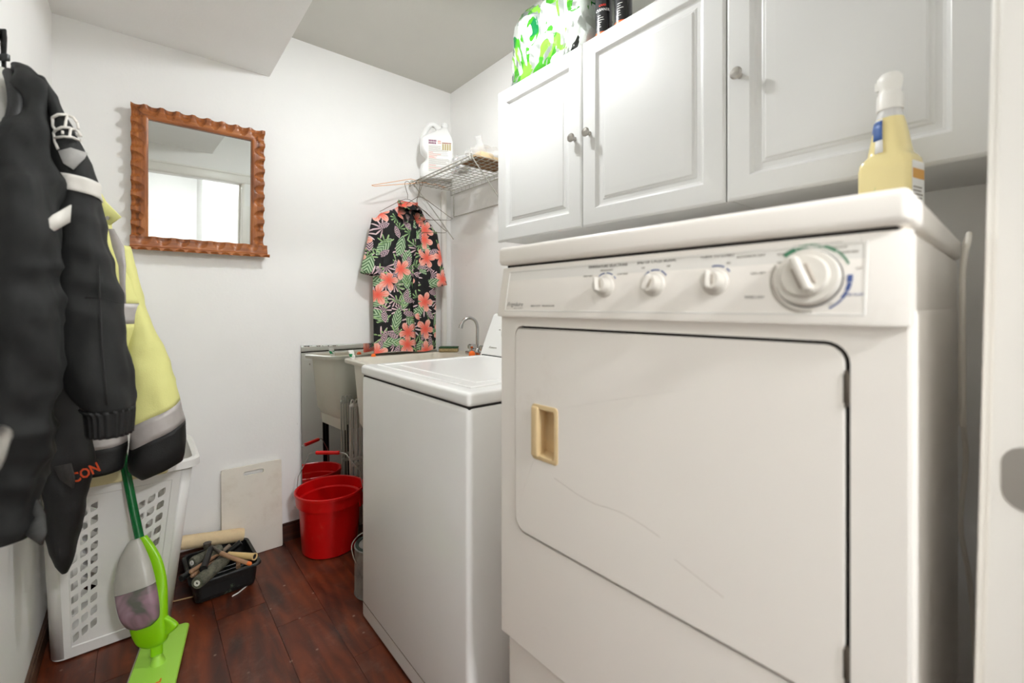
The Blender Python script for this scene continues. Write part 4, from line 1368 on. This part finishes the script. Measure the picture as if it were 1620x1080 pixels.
mk = at(251, 1076, z=.03)
MB().plate([(-.006, -.008), (.006, -.008), (.006, .008), (.002, .008), (.002, -.003), (-.006, -.003)], [], 0, .0006, frame(mk - Vector((0, 0, .0011)), nn, uu, (0, 0, 1))).build('head_print', pm('orange_print', (236, 110, 40), .5), hd)
jb = HMX @ Vector((0, .02, .028))
MB().lathe([(.026, 0), (.022, .01), (.014, .026), (.0, .028)], Matrix.Translation(jb), 20, sx=.8).build('joint_foot', LIME2, MP)
MB().rbox(-.016, .016, -.013, .013, -.012, .026, .006, 3, Matrix.Translation(jb + Vector((-.002, .006, .034)))).build('swivel_joint', LIME, MP)
# body frame: along the pole, right of it and toward the viewer
e1 = (RT - MPX * RT.dot(MPX)).normalized()
e2 = e1.cross(MPX).normalized()
if e2.dot(FW) > 0:
    e2 = -e2
B0 = MPJ + MPX * .035


def bp(s_, a, b):
    return B0 + MPX * s_ + e1 * a + e2 * b


def brings(rowsb, n=36, pw_=.8):
    """rows: s, left, right, back, front"""
    rg = []
    for s_, l, r_, bk_, fr in rowsb:
        ca, ha, cb_, hb_ = (l + r_) / 2, (r_ - l) / 2, (bk_ + fr) / 2, (fr - bk_) / 2
        rg.append([bp(s_, ca + ha * math.copysign(abs(math.cos(2 * PI * k / n)) ** pw_, math.cos(2 * PI * k / n)), cb_ + hb_ * math.copysign(abs(math.sin(2 * PI * k / n)) ** pw_, math.sin(2 * PI * k / n))) for k in range(n)])
    return rg


def dens(rows_, k=5):
    P = [Vector(r_[:3]) for r_ in rows_]
    out = []
    n = len(rows_)
    for i in range(n - 1):
        for j in range(k):
            t_ = j / k
            a = rows_[max(0, i - 1)]; b = rows_[i]; c = rows_[i + 1]; d_ = rows_[min(n - 1, i + 2)]
            out.append(tuple(.5 * (2 * b[q] + (c[q] - a[q]) * t_ + (2 * a[q] - 5 * b[q] + 4 * c[q] - d_[q]) * t_ * t_ + (3 * b[q] - a[q] - 3 * c[q] + d_[q]) * t_ ** 3) for q in range(len(b))))
    out.append(rows_[-1])
    return out


ch = dens([(-.005, -.022, .026, -.014, .014), (.004, -.038, .038, -.02, .02), (.02, -.052, .046, -.022, .024), (.06, -.061, .050, -.024, .028), (.12, -.066, .058, -.026, .022), (.18, -.058, .062, -.026, .008), (.24, -.040, .058, -.024, .004), (.29, -.016, .044, -.02, .004), (.33, .002, .028, -.014, .006)])
MB().rings(brings(ch)).build('mop_body', LIME, MP)
sp_ = dens([(.020, .030, .060, -.012, .012), (.032, .036, .080, -.011, .011), (.046, .040, .076, -.010, .010), (.07, .040, .052, -.01, .01)])
MB().rings(brings(sp_)).build('spray_nozzle', LIME, MP)
bt = dens([(.066, -.030, .026, .012, .036), (.080, -.052, .044, .004, .044), (.11, -.064, .052, .002, .052), (.15, -.067, .054, .0, .056), (.185, -.066, .053, .0, .056)])
t_ = NT('mop_bottle_plastic')
v_ = t_.coord()
zz_ = t_.n('SeparateXYZ', {0: v_}).outputs
fl_ = t_.ramp(t_.n('TexNoise', {'Vector': v_, 'Scale': 9, 'Detail': 2, 'Distortion': 1.5}).outputs[0], [(.35, lin((96, 98, 88))), (.5, lin((150, 120, 132))), (.68, lin((172, 142, 152)))])
t_.p(Base_Color=fl_, Roughness=.12, Coat_Weight=.5)
MB().rings(brings(bt)).build('bottle', t_.m, MP)['label'] = 'murky purple-grey liquid bottle'
tp_ = dens([(.186, -.0665, .0535, .0, .0565), (.21, -.064, .052, .0, .056), (.25, -.054, .046, .0, .050), (.29, -.040, .034, .0, .040), (.322, -.020, .020, .0, .026), (.33, -.012, .014, .002, .02)])
MB().rings(brings(tp_)).build('bottle_cover', pm('grey_frosted_plastic', (184, 182, 172), .35, var=.08, vs=14), MP)
MB().tube([bp(.27, .006, -.006), bp(.42, .002, -.004), MPT + MPX * .12, MPT + MPX * .62], .0125, 18).build('pole', pm('dark_green_tube', (6, 104, 48), .25), MP)

# ------------------------------------------------------------------ garments on the left wall


def interp(rows_, py):
    for a, b in zip(rows_, rows_[1:]):
        if a[0] <= py <= b[0]:
            t = (py - a[0]) / (b[0] - a[0])
            return [x + (y - x) * t for x, y in zip(a, b)]
    return list(rows_[0] if py < rows_[0][0] else rows_[-1])


def gring(r_, n, amp, fr, seed, tilt=0):
    py, l, r, d, th = r_[:5]
    tl = r_[5] if len(r_) > 5 else 0
    c = at((l + r) / 2, py, d=d)
    ray = (c - Vector((0, 0, CAMZ)))
    ray.z = 0
    ray.normalize()
    wd = Vector((ray.y, -ray.x, 0))
    hw = (r - l) / 2 * d / FPX * ray.dot(FW)
    out = []
    for k in range(n):
        a = 2 * PI * k / n
        ca, sa = math.cos(a), math.sin(a)
        nd = wd * ca * hw + ray * sa * th
        p = c + wd * (hw * math.copysign(abs(ca) ** .85, ca)) + ray * (th * math.copysign(abs(sa) ** .85, sa))
        p.z += tl * hw * ca
        q = Vector((p.x * fr * 1.3 + seed, p.y * fr * 1.3, p.z * fr * .8 + p.x * fr * .6))
        f = noise.noise(q) + .5 * noise.noise(q * 2.3 + Vector((3, 1, 7)))
        fold = abs(noise.noise(Vector((p.x * fr * .7 + seed * 2, p.z * fr * 1.5, 3)))) * -1.2
        p += nd.normalized() * amp * (f + fold)
        out.append(p)
    return out


def garment(rows_, py0, py1, name, mat, parent, amp=.008, fr=9, seed=0, cap0=False, cap1=False, step=7, grow=0, n=60, mods=()):
    rws = dens(rows_, 6)
    m = max(2, int((py1 - py0) / step))
    rg = []
    for i in range(m + 1):
        r_ = interp(rws, py0 + (py1 - py0) * i / m)
        if grow:
            r_[1] -= grow / r_[3] * FPX; r_[2] += grow / r_[3] * FPX; r_[4] += grow
        rg.append(gring(r_, n, amp, fr, seed))
    mb = MB().rings(rg[::-1], cap1, cap0)
    return mb.build(name, mat, parent, mods=list(mods) or [solid(.004)], angle=180)


def surf(rows_, px, py, off=.006):
    r_ = interp(dens(rows_, 6), py)
    c, hwp = (r_[1] + r_[2]) / 2, (r_[2] - r_[1]) / 2
    q = max(-.97, min(.97, (px - c) / hwp))
    return at(px, py, d=r_[3] - .8 * r_[4] * (1 - abs(q) ** 2.35) ** (1 / 2.35) - off)


bk_ = NT('black_softshell_fabric')
v_ = bk_.coord(scale=(1, 1, .55), rot=(.5, .3, 0))
bk_.p(Base_Color=bk_.ramp(bk_.noise(v_, 30, 5, .6), [(.3, lin((15, 16, 15))), (.65, lin((23, 24, 23)))]), Roughness=.8)
bk_.bump(bk_.n('TexNoise', {'Vector': v_, 'Scale': 6, 'Detail': 2, 'Roughness': .45, 'Distortion': .9}).outputs[0], .55, .03)
BLK = bk_.m
BLK2 = pm('black_nylon', (15, 15, 15), .6, var=.2, vs=30, bump=.3, bs=300)
HV = pm('pale_hi_vis_yellow', (232, 230, 150), .75, var=.05, vs=9, bump=.3, bs=300)
SILV = pm('silver_reflective_tape', (190, 184, 180), .45, .25, var=.12, vs=30)
REFW = pm('white_reflective_tape', (226, 222, 214), .5, var=.06, vs=20)
LINE = pm('white_fleece_lining', (214, 212, 204), .95, bump=.8, bs=120)

JK = thing('black_jacket', 'black winter jacket with white sleeve trim hanging nearest on the left wall', 'jacket', at(40, 840, d=.95))
TOR = [(112, 14, 62, 1.02, .045), (140, 21, 80, 1.0, .06), (165, 25, 84, .99, .07), (190, 18, 88, .98, .08), (215, 0, 91, .97, .09), (250, -28, 94, .96, .10), (330, -30, 101, .94, .11), (420, -30, 104, .93, .11), (520, -30, 109, .92, .115), (600, -30, 108, .92, .115), (680, -30, 94, .92, .11), (760, -30, 74, .92, .10), (838, -30, 62, .92, .09)]
garment(TOR, 112, 838, 'jacket_body', BLK, JK, .019, 9, 2.2, cap0=True, cap1=True)
SLV = [(126, 50, 76, 1.0, .035), (160, 60, 94, 1.01, .05), (190, 74, 110, 1.02, .06), (240, 76, 134, 1.02, .065), (290, 80, 156, 1.02, .07), (350, 80, 169, 1.02, .075), (420, 80, 185, 1.02, .08), (500, 82, 199, 1.02, .085), (580, 92, 211, 1.02, .09), (622, 104, 216, 1.02, .09), (644, 128, 214, 1.02, .075), (650, 134, 214, 1.02, .07), (684, 138, 211, 1.02, .066)]
garment(SLV, 124, 646, 'jacket_sleeve', BLK, JK, .010, 9, 5.1, cap0=True)
cfm = []
rws = dens(SLV, 6)
for i in range(9):
    r_ = interp(rws, 643 + 41 * i / 8)
    ring = gring(r_, 90, 0, 1, 0)
    c = sum(ring, Vector()) / 90
    cfm.append([p + (p - c).normalized() * .003 * math.sin(k * 2 * PI / 90 * 22) for k, p in enumerate(ring)])
MB().rings(cfm[::-1], False, False).build('elastic_cuff', BLK2, JK, mods=[solid(.004)], angle=180)


def band(rows_, py0, py1, nm, mat, parent, seed, amp, fr, tilt=0, grow=.0025, a0=0, a1=1):
    """a band of tape round a garment part"""
    rws = dens(rows_, 6)
    rg = []
    for i in range(6):
        r_ = interp(rws, py0 + (py1 - py0) * i / 5)
        r_[1] -= grow / r_[3] * FPX; r_[2] += grow / r_[3] * FPX; r_[4] += grow
        r_ = r_[:5] + [tilt]
        rg.append(gring(r_, 60, amp, fr, seed))
    return MB().rings(rg[::-1], False, False).build(nm, mat, parent, mods=[solid(.0015, 1)], angle=180)


band(SLV, 286, 310, 'sleeve_band', REFW, JK, 5.1, .010, 9, -.12, .003)
pts = [(78, 346), (84, 340), (112, 324), (110, 351), (86, 365), (80, 360)]
tb_ = MB().add([surf(TOR, min(98, x), y, .012) if x < 98 else at(x, y, d=.90) for x, y in pts], [tuple(range(len(pts)))])
tb_.build('reflective_tab', REFW, JK, mods=[solid(.003, 0)])


def seamline(rows_, pts, r, nm, mat, parent, off=.006):
    P = []
    for a, b in zip(pts, pts[1:]):
        for k in range(4):
            P.append((a[0] + (b[0] - a[0]) * k / 4, a[1] + (b[1] - a[1]) * k / 4))
    P.append(pts[-1])
    return MB().tube([surf(rows_, x, y, off) for x, y in P], r, 8).build(nm, mat, parent)


SEW = pm('white_embroidery', (224, 220, 212), .8)
for pts in (((83, 186), (92, 181), (104, 181), (116, 186), (122, 194)), ((83, 186), (84, 200), (88, 206)), ((122, 194), (124, 204)), ((106, 182), (103, 200)),
            ((88, 206), (98, 201), (110, 202), (124, 208), (128, 216)), ((88, 206), (85, 210), (87, 218)), ((87, 218), (100, 216), (114, 217), (129, 223)), ((112, 203), (110, 216)), ((85, 210), (87, 224), (92, 236)),
            ((99, 207), (99, 212)), ((121, 213), (127, 216))):
    seamline(SLV, pts, .0028 if len(pts) > 2 else .0024, 'embroidery', SEW, JK)
pts = [(92, 239), (112, 234), (138, 242), (134, 250), (116, 268), (100, 258)]
MB().add([surf(SLV, x, y, .006) for x, y in pts], [tuple(range(6))]).build('sleeve_badge', pm('grey_badge', (178, 176, 172), .7, var=.15, vs=60), JK, mods=[solid(.003, 0)])
seamline(SLV, [(135, 471), (150, 471), (170, 474), (192, 480)], .0012, 'seam', BLK2, JK, .004)
seamline(SLV, [(156, 420), (158, 480), (162, 560), (170, 640)], .0016, 'seam', BLK2, JK, .004)
MB().tube(bez([at(14, 113, d=1.0), at(21, 135, d=.96), at(24, 165, d=.935), at(17, 195, d=.915), at(0, 217, d=.90), at(-30, 240, d=.90)], 5), [.008] + [.0115] * 24 + [.011], 14).build('collar_edge', BLK2, JK)
MB().tube([at(-2, 116, d=1.06), at(4, 150, d=1.04), at(2, 190, d=1.01), at(-8, 225, d=.99)], [.022, .030, .032, .03], 14).build('lining', LINE, JK)
st = MB()
st.strip([[at(x, y, d=1.06) for x in (x0, x1)] for y, x0, x1 in ((46, 1, 9), (60, 1, 10.5), (84, 2, 9.5), (100, 3, 9), (118, 4, 10))])
st.build('hanging_strap', BLK2, JK, mods=[solid(.003, 0)])
MB().rbox(-.010, .012, -.004, .004, -.008, .008, .002, 2, frame(at(6, 91, d=1.055), RT, FW, (0, 0, 1))).build('strap_slider', BLACK, JK)
st = MB().strip([[at(x, y, d=1.02) for x in (x0, x1)] for y, x0, x1 in ((102, 30, 39), (110, 32, 39.5), (120, 33, 40))])
st.build('hanging_loop', BLK2, JK, mods=[solid(.003, 0)])
ptb = [(52, 800), (60, 790), (70, 812), (72, 842), (66, 862), (42, 846), (50, 822)]
MB().add([at(x, y, d=.90 + .02 * math.sin(y * .08)) for x, y in ptb], [tuple(range(7))]).build('hem_tab', pm('charcoal_hook_tape', (70, 70, 68), .8, var=.3, vs=60), JK, mods=[solid(.006, 0)])

# coat hook
hk = thing('coat_hook', 'black coat hook on the left wall above the black jacket', 'hook', (XL, 1.588, 1.82))
MB().rbox(XL, XL + .004, 1.582, 1.594, 1.79, 1.815, .002, 2).build('plate', BLACK, hk)
MB().tube(bez([(XL + .002, 1.588, 1.806), (XL + .008, 1.588, 1.806), (XL + .012, 1.588, 1.810), (XL + .012, 1.588, 1.815)], 5), .002, 10).build('prong', BLACK, hk)

hk2 = thing('coat_hook', 'black coat hook on the left wall above the yellow high-visibility jacket', 'hook', (XL, 1.985, 1.60))
MB().rbox(XL, XL + .006, 1.972, 1.998, 1.575, 1.63, .002, 2).build('plate', BLACK, hk2)
MB().tube(bez([(XL + .004, 1.985, 1.59), (XL + .06, 1.985, 1.588), (XL + .125, 1.985, 1.592), (XL + .135, 1.985, 1.606)], 5), .005, 10).build('prong', BLACK, hk2)

HJ = thing('high_visibility_jacket', 'pale yellow high-visibility jacket with silver tape behind the black jacket', 'jacket', at(200, 750, d=1.45))
HT_ = [(300, 125, 158, 1.44, .05), (330, 115, 174, 1.44, .06), (370, 108, 182, 1.43, .07), (430, 104, 211, 1.42, .08), (480, 104, 233, 1.42, .08), (512, 104, 237, 1.42, .08), (575, 104, 218, 1.42, .08), (610, 104, 222, 1.42, .08), (660, 112, 207, 1.41, .08), (700, 112, 204, 1.39, .08), (745, 100, 199, 1.37, .07)]
for a, b, nm, mt in ((300, 480, 'jacket_body', HV), (480, 512, 'silver_band', SILV), (512, 575, 'jacket_body', HV), (575, 660, 'black_panel', BLK2), (660, 702, 'silver_band', SILV), (702, 747, 'black_hem', BLK2)):
    garment(HT_, a, b, nm, mt, HJ, .006, 9, 8.3, cap0=(a == 300), cap1=(b == 747))
HS_ = [(390, 178, 206, 1.46, .04, 0), (450, 188, 226, 1.46, .05, 0), (500, 198, 237, 1.46, .055, .1), (560, 200, 262, 1.46, .06, .3), (600, 200, 276, 1.46, .065, .42), (640, 202, 287, 1.46, .065, .5), (670, 206, 290, 1.46, .065, .5), (692, 203, 296, 1.46, .065, .5), (720, 203, 298, 1.46, .06, .45), (742, 222, 288, 1.46, .04, .4)]
for a, b, nm, mt in ((390, 652, 'jacket_sleeve', HV), (652, 686, 'silver_band', SILV), (686, 742, 'black_cuff', BLK2)):
    garment(HS_, a, b, nm, mt, HJ, .006, 9, 4.4, cap0=(a == 390), cap1=(b == 742))
MB().tube(bez([(XL + .13, 1.985, 1.53), (XL + .11, 1.985, 1.57), (XL + .117, 1.985, 1.5985), (XL + .127, 1.985, 1.57), (XL + .145, 1.985, 1.53)], 5), .003, 8).build('hanging_loop', BLK2, HJ)
vs = MB().strip([[at(x, y, d=1.345) for x in (x0, x1)] for y, x0, x1 in ((362, 172, 180), (390, 178, 196), (420, 188, 199), (450, 190, 198), (480, 190, 199))])
vs.build('silver_strip', SILV, HJ, mods=[solid(.003, 0)])
cl = MB().add([at(158, 305, d=1.37), at(166, 318, d=1.36), at(191, 343, d=1.34), at(173, 356, d=1.35), at(160, 340, d=1.36)], [(0, 1, 2, 3, 4)])
cl.build('collar_flap', HV, HJ, mods=[solid(.005, 0)])
MB().lathe([(.006, 0), (.006, .003), (0, .004)], frame(at(171, 345, d=1.342), RT, (0, 0, 1), -FW), 14).build('snap', STEEL, HJ)
ctab = MB().rbox(-.022, .022, -.004, .004, -.016, .016, .003, 2, frame(at(226, 738, d=1.425), RT, FW, (0, 0, 1)) @ Matrix.Rotation(math.radians(-18), 4, 'Y'))
ctab.build('cuff_tab', BLK2, HJ)

BG = thing('black_trousers', 'black garment with orange lettering hanging below the jackets in front of the hamper', 'trousers', at(100, 905, d=1.25))
BR = [(540, 76, 134, 1.27, .035), (640, 70, 140, 1.27, .045), (700, 62, 150, 1.26, .05), (745, 64, 152, 1.26, .05), (790, 66, 140, 1.26, .05), (830, 68, 134, 1.26, .045), (860, 75, 126, 1.26, .04), (885, 85, 116, 1.26, .03), (905, 98, 106, 1.26, .012)]
garment(BR, 540, 904, 'trouser_leg', BLK2, BG, .006, 10, 6.6, cap0=True, cap1=True)
tm = frame(at(116, 765, d=1.195), (RT * math.cos(math.radians(26)) + Vector((0, 0, math.sin(math.radians(26))))), (Vector((0, 0, math.cos(math.radians(26)))) - RT * math.sin(math.radians(26))), -FW)
text('lettering', 'CON', .036, tm, pm('orange_lettering', (240, 86, 34), .6), BG, 'LEFT', bold=.0008)
fp = [(86, 738), (112, 733), (118, 756), (116, 772), (96, 758)]
MB().add([at(x, y, d=1.19) for x, y in fp], [tuple(range(5))]).build('pocket_flap', pm('charcoal_flap', (58, 54, 52), .8, var=.3, vs=60), BG, mods=[solid(.005, 0)])

# ------------------------------------------------------------------ on top of the cabinets
PT = thing('paper_towel_pack', 'plastic-wrapped paper towel rolls with green print on top of the cabinets', 'paper towels', (1.33, 1.27, CZ1))
PAPER = pm('white_paper', (188, 194, 184), .9, bump=.4, bs=150)
for y in (1.405, 1.272, 1.139):
    for x in (1.285, 1.415):
        MB().lathe([(.062, .004), (.064, .008), (.064, .274), (.062, .278), (.02, .278), (.02, .2)], Matrix.Translation((x, y, CZ1)), 28).build('roll', PAPER, PT)
t_ = NT('printed_wrap_film')
v_ = t_.coord()
n1 = t_.n('TexNoise', {'Vector': t_.n('Mapping', {'Vector': v_, 'Scale': (6, 6, 4), 'Rotation': (.5, .3, .2)}).outputs[0], 'Scale': 1.5, 'Detail': 1.5, 'Distortion': 2.2}).outputs[0]
vo_ = t_.n('TexVoronoi', {'Vector': v_, 'Scale': 13})
zc = t_.n('SeparateXYZ', {0: v_}).outputs[2]
low = t_.ramp(zc, [(0.0, (.16, .16, .16)), (.12, (.06, .06, .06)), (.22, (-.02, -.02, -.02)), (.3, (.05, .05, .05))])
msk = t_.math('GREATER_THAN', t_.math('ADD', n1, low), .55)
pc_ = t_.ramp(t_.n('SeparateColor', {0: vo_.outputs['Color']}).outputs[0], [(0, lin((44, 112, 22))), (.38, lin((92, 144, 44))), (.6, lin((4, 84, 42))), (.80, lin((190, 196, 190))), (.95, lin((24, 26, 24)))])
t_.t.nodes[-1].color_ramp.interpolation = 'CONSTANT' if t_.t.nodes[-1].type == 'VALTORGB' else None
for nd in t_.t.nodes:
    if nd.type == 'VALTORGB' and len(nd.color_ramp.elements) == 5:
        nd.color_ramp.interpolation = 'CONSTANT'
nb = t_.n('Bump', {'Height': t_.noise(v_, 22, 4), 'Strength': .7, 'Distance': .012})
t_.p(Base_Color=t_.mix(msk, (.72, .76, .72, 1), pc_), Roughness=.15, Normal=nb.outputs[0])
tr_ = t_.n('BsdfTransparent')
fac = t_.math('MULTIPLY', t_.math('SUBTRACT', 1.0, msk), .84)
t_.t.links.new(t_.n('MixShader', {0: fac, 1: t_.b.outputs[0], 2: tr_.outputs[0]}).outputs[0], t_.o.inputs[0])
rg = []
for i in range(25):
    z = .001 + .30 * i / 24
    sq = 1 - .12 * max(0, (i - 20) / 4)
    ring = []
    for k in range(64):
        a = 2 * PI * k / 64
        ca, sa = math.cos(a), math.sin(a)
        x = 1.352 + .142 * sq * math.copysign(abs(ca) ** .3, ca)
        y = 1.270 + .212 * sq * math.copysign(abs(sa) ** .3, sa)
        f = .010 * noise.noise(Vector((x * 16, y * 16, z * 12))) + .005 * noise.noise(Vector((x * 40, y * 40, z * 40)))
        ring.append(Vector((x + ca * f - (.006 if ca < -.3 and i < 3 else 0), y + sa * f + .012 * (1 - i / 24) * (1 if sa > .5 else 0), CZ1 + z)))
    rg.append(ring)
MB().rings(rg).build('wrap', t_.m, PT, angle=180)


def aerosol(y, x, label, words):
    c = thing('aerosol_can', label, 'spray can', (x, y, CZ1), 0, 'spray cans on the cabinets')
    B = Matrix.Translation((x, y, CZ1))
    MB().lathe([(.026, .0035), (.029, .006), (.029, .034)], B, 32).build('orange_base', pm('orange_red_can_base', (244, 96, 30), .3), c)
    MB().lathe([(.0292, .004), (.0292, .016)], B, 32, False, False).build('red_band', pm('red_band', (236, 50, 40), .3), c)
    MB().lathe([(.029, .034), (.0293, .036), (.0293, .17), (.026, .18), (.018, .19)], B, 32).build('can_body', pm('black_can_print', (34, 34, 36), .25), c)
    MB().lathe([(.027, .178), (.027, .225), (.022, .23), (0, .23)], B, 28).build('cap', BLACK, c)
    Fc = (RT * 0 + Vector((-.86, -.5, 0))).normalized()
    Rc = Vector((-Fc.y, Fc.x, 0))
    if Rc.dot(RT) < 0:
        Rc = -Rc

    def wrap(nm, s, size, z, mat):
        o = text(nm, s, size, Matrix.Identity(4), mat, c)
        Wi = WM[c.name]
        for v in o.data.vertices:
            p = Wi @ v.co
            a = p.x / .0295
            q = Vector((x, y, CZ1)) + (Fc * math.cos(a) + Rc * math.sin(a)) * (.0296 + p.z) + Vector((0, 0, z + p.y))
            v.co = Wi.inverted() @ q
    for nm, s, size, z, mt in words:
        wrap(nm, s, size, z, mt)
    for k in range(6):
        L = random.uniform(.010, .024)
        zz = .050 + k * .008
        m = MB()
        for q in range(6):
            a0, a1 = (-.018 + L * q / 6) / .0295, (-.018 + L * (q + 1) / 6) / .0295
            P = lambda a, z_: Vector((x, y, CZ1)) + (Fc * math.cos(a) + Rc * math.sin(a)) * .0297 + Vector((0, 0, z_))
            m.add([P(a0, zz), P(a1, zz), P(a1, zz + .0018), P(a0, zz + .0018)], [(0, 1, 2, 3)])
        m.build('print_line', pm('pale_can_print', (214, 212, 206), .5), c, smooth=False)
    return c


WP, RP = pm('white_can_print', (240, 240, 238), .4), pm('red_can_print', (226, 60, 46), .4)
aerosol(1.012, 1.262, 'black spray can with orange base and CLEANER print, next to the towel pack', [('lettering', 'CLEANER', .0125, .106, WP), ('lettering', 'CARB', .010, .122, RP)])
aerosol(.928, 1.262, 'black spray can with orange base, farther from the towel pack', [])

# ------------------------------------------------------------------ pump bottle on the dryer
BC = Vector((1.098, .196, 1.2915))
PB = thing('pump_bottle', 'yellow liquid in a clear bottle with a white trigger cap on the dryer', 'bottle', BC, math.radians(-103))
LIQ = pm('pale_yellow_liquid', (238, 222, 160), .2, Coat_Weight=.4)


def pr_(hx, hy, r, z, ox=0):
    return [Vector((a + ox, b, z)) for a, b in rrect(-hx, hx, -hy, hy, min(r, hx * .97, hy * .97), 6)]


MB().rings([pr_(.039, .026, .012, 0), pr_(.0425, .030, .010, .006), pr_(.0425, .030, .010, .06), pr_(.0425, .030, .010, .128), pr_(.041, .029, .012, .142), pr_(.036, .026, .014, .150), pr_(.0325, .0235, .016, .155), pr_(.031, .0225, .016, .165), pr_(.025, .020, .016, .205), pr_(.021, .019, .018, .224)]).build('bottle_body', LIQ, PB, local=True)
MB().rings([pr_(.021, .019, .018, .224), pr_(.018, .0175, .017, .238), pr_(.017, .0165, .016, .245)]).build('bottle_neck', mat_clear('bottle_clear', amount=.35), PB, local=True)
MB().lathe([(.020, .240), (.0205, .244), (.0200, .268), (.0175, .272), (.0165, .276), (.018, .284), (.0195, .293), (.019, .302), (.014, .309), (.0, .311)], None, 28).build('cap', PLASTIC, PB, local=True)
MB().rings([[Vector((.0 - .016 * q, b, z)) for b, z in ((-.013, .279 + q * .002), (.013, .279 + q * .002), (.012, .300 - q * .003), (-.012, .300 - q * .003))] for q in (0, .6, 1.2)]).build('nozzle', PLASTIC, PB, local=True)
FL = frame((0, -.0302, 0), (1, 0, 0), (0, 0, 1), (0, -1, 0))
WL, BLU, ORP = pm('white_label', (236, 236, 234), .4), pm('blue_label', (60, 96, 160), .4), pm('amber_label', (214, 160, 80), .4)
# label on the near narrow side and neck label
NS = frame((.0426, 0, 0), (0, 1, 0), (0, 0, 1), (1, 0, 0))
lb = MB().plate(rrect(-.022, .022, .008, .132, .003), [], 0, .0006, NS).build('side_label', WL, PB, local=True, smooth=False)
MB().plate(rrect(-.021, .021, .100, .118, .001), [], .0006, .0010, NS).build('label_band', ORP, lb, local=True, smooth=False)
for k in range(11):
    MB().box(-.019, .010 + .008 * ((k * 7) % 3) / 3, .018 + k * .0065, .0205 + k * .0065, .0006, .0010, NS).build('print_line', TEXTG, lb, local=True, smooth=False)
def neckp(q, a, off):
    hx, hy = .0318 - .0105 * q, .0232 - .004 * q
    ang = math.radians(196 + 74 * a - 6 * q)
    return Vector(((hx + off) * math.cos(ang), (hy + off) * math.sin(ang) * 1.03, .158 + .064 * q))


nlo = MB().strip([[neckp(q, a / 6, .0012) for a in range(7)] for q in (0, .25, .5, .75, 1)]).build('neck_label', WL, PB, local=True, mods=[solid(.0006, 1)])
MB().strip([[neckp(q, a / 6, .0022) for a in range(1, 7)] for q in (.38, .55, .75, .95)]).build('label_band', BLU, nlo, local=True, mods=[solid(.0006, 1)])
for k, (a, h, mt) in enumerate(((-.036, .030, ORP), (-.030, .060, pm('pale_green_print', (196, 204, 130), .4)), (-.024, .085, pm('pale_green_print', (196, 204, 130), .4)), (-.016, .060, pm('pale_green_print', (196, 204, 130), .4)), (-.032, .016, pm('orange_print2', (240, 170, 100), .4)))):
    MB().tube([FL @ Vector((a + .014 * q * q, .008 + h * q, .0)) for q in (0, .3, .6, 1)], [.003, .0026, .0018, .0004], 8, flat=.3).build('label_print', mt, PB, local=True)
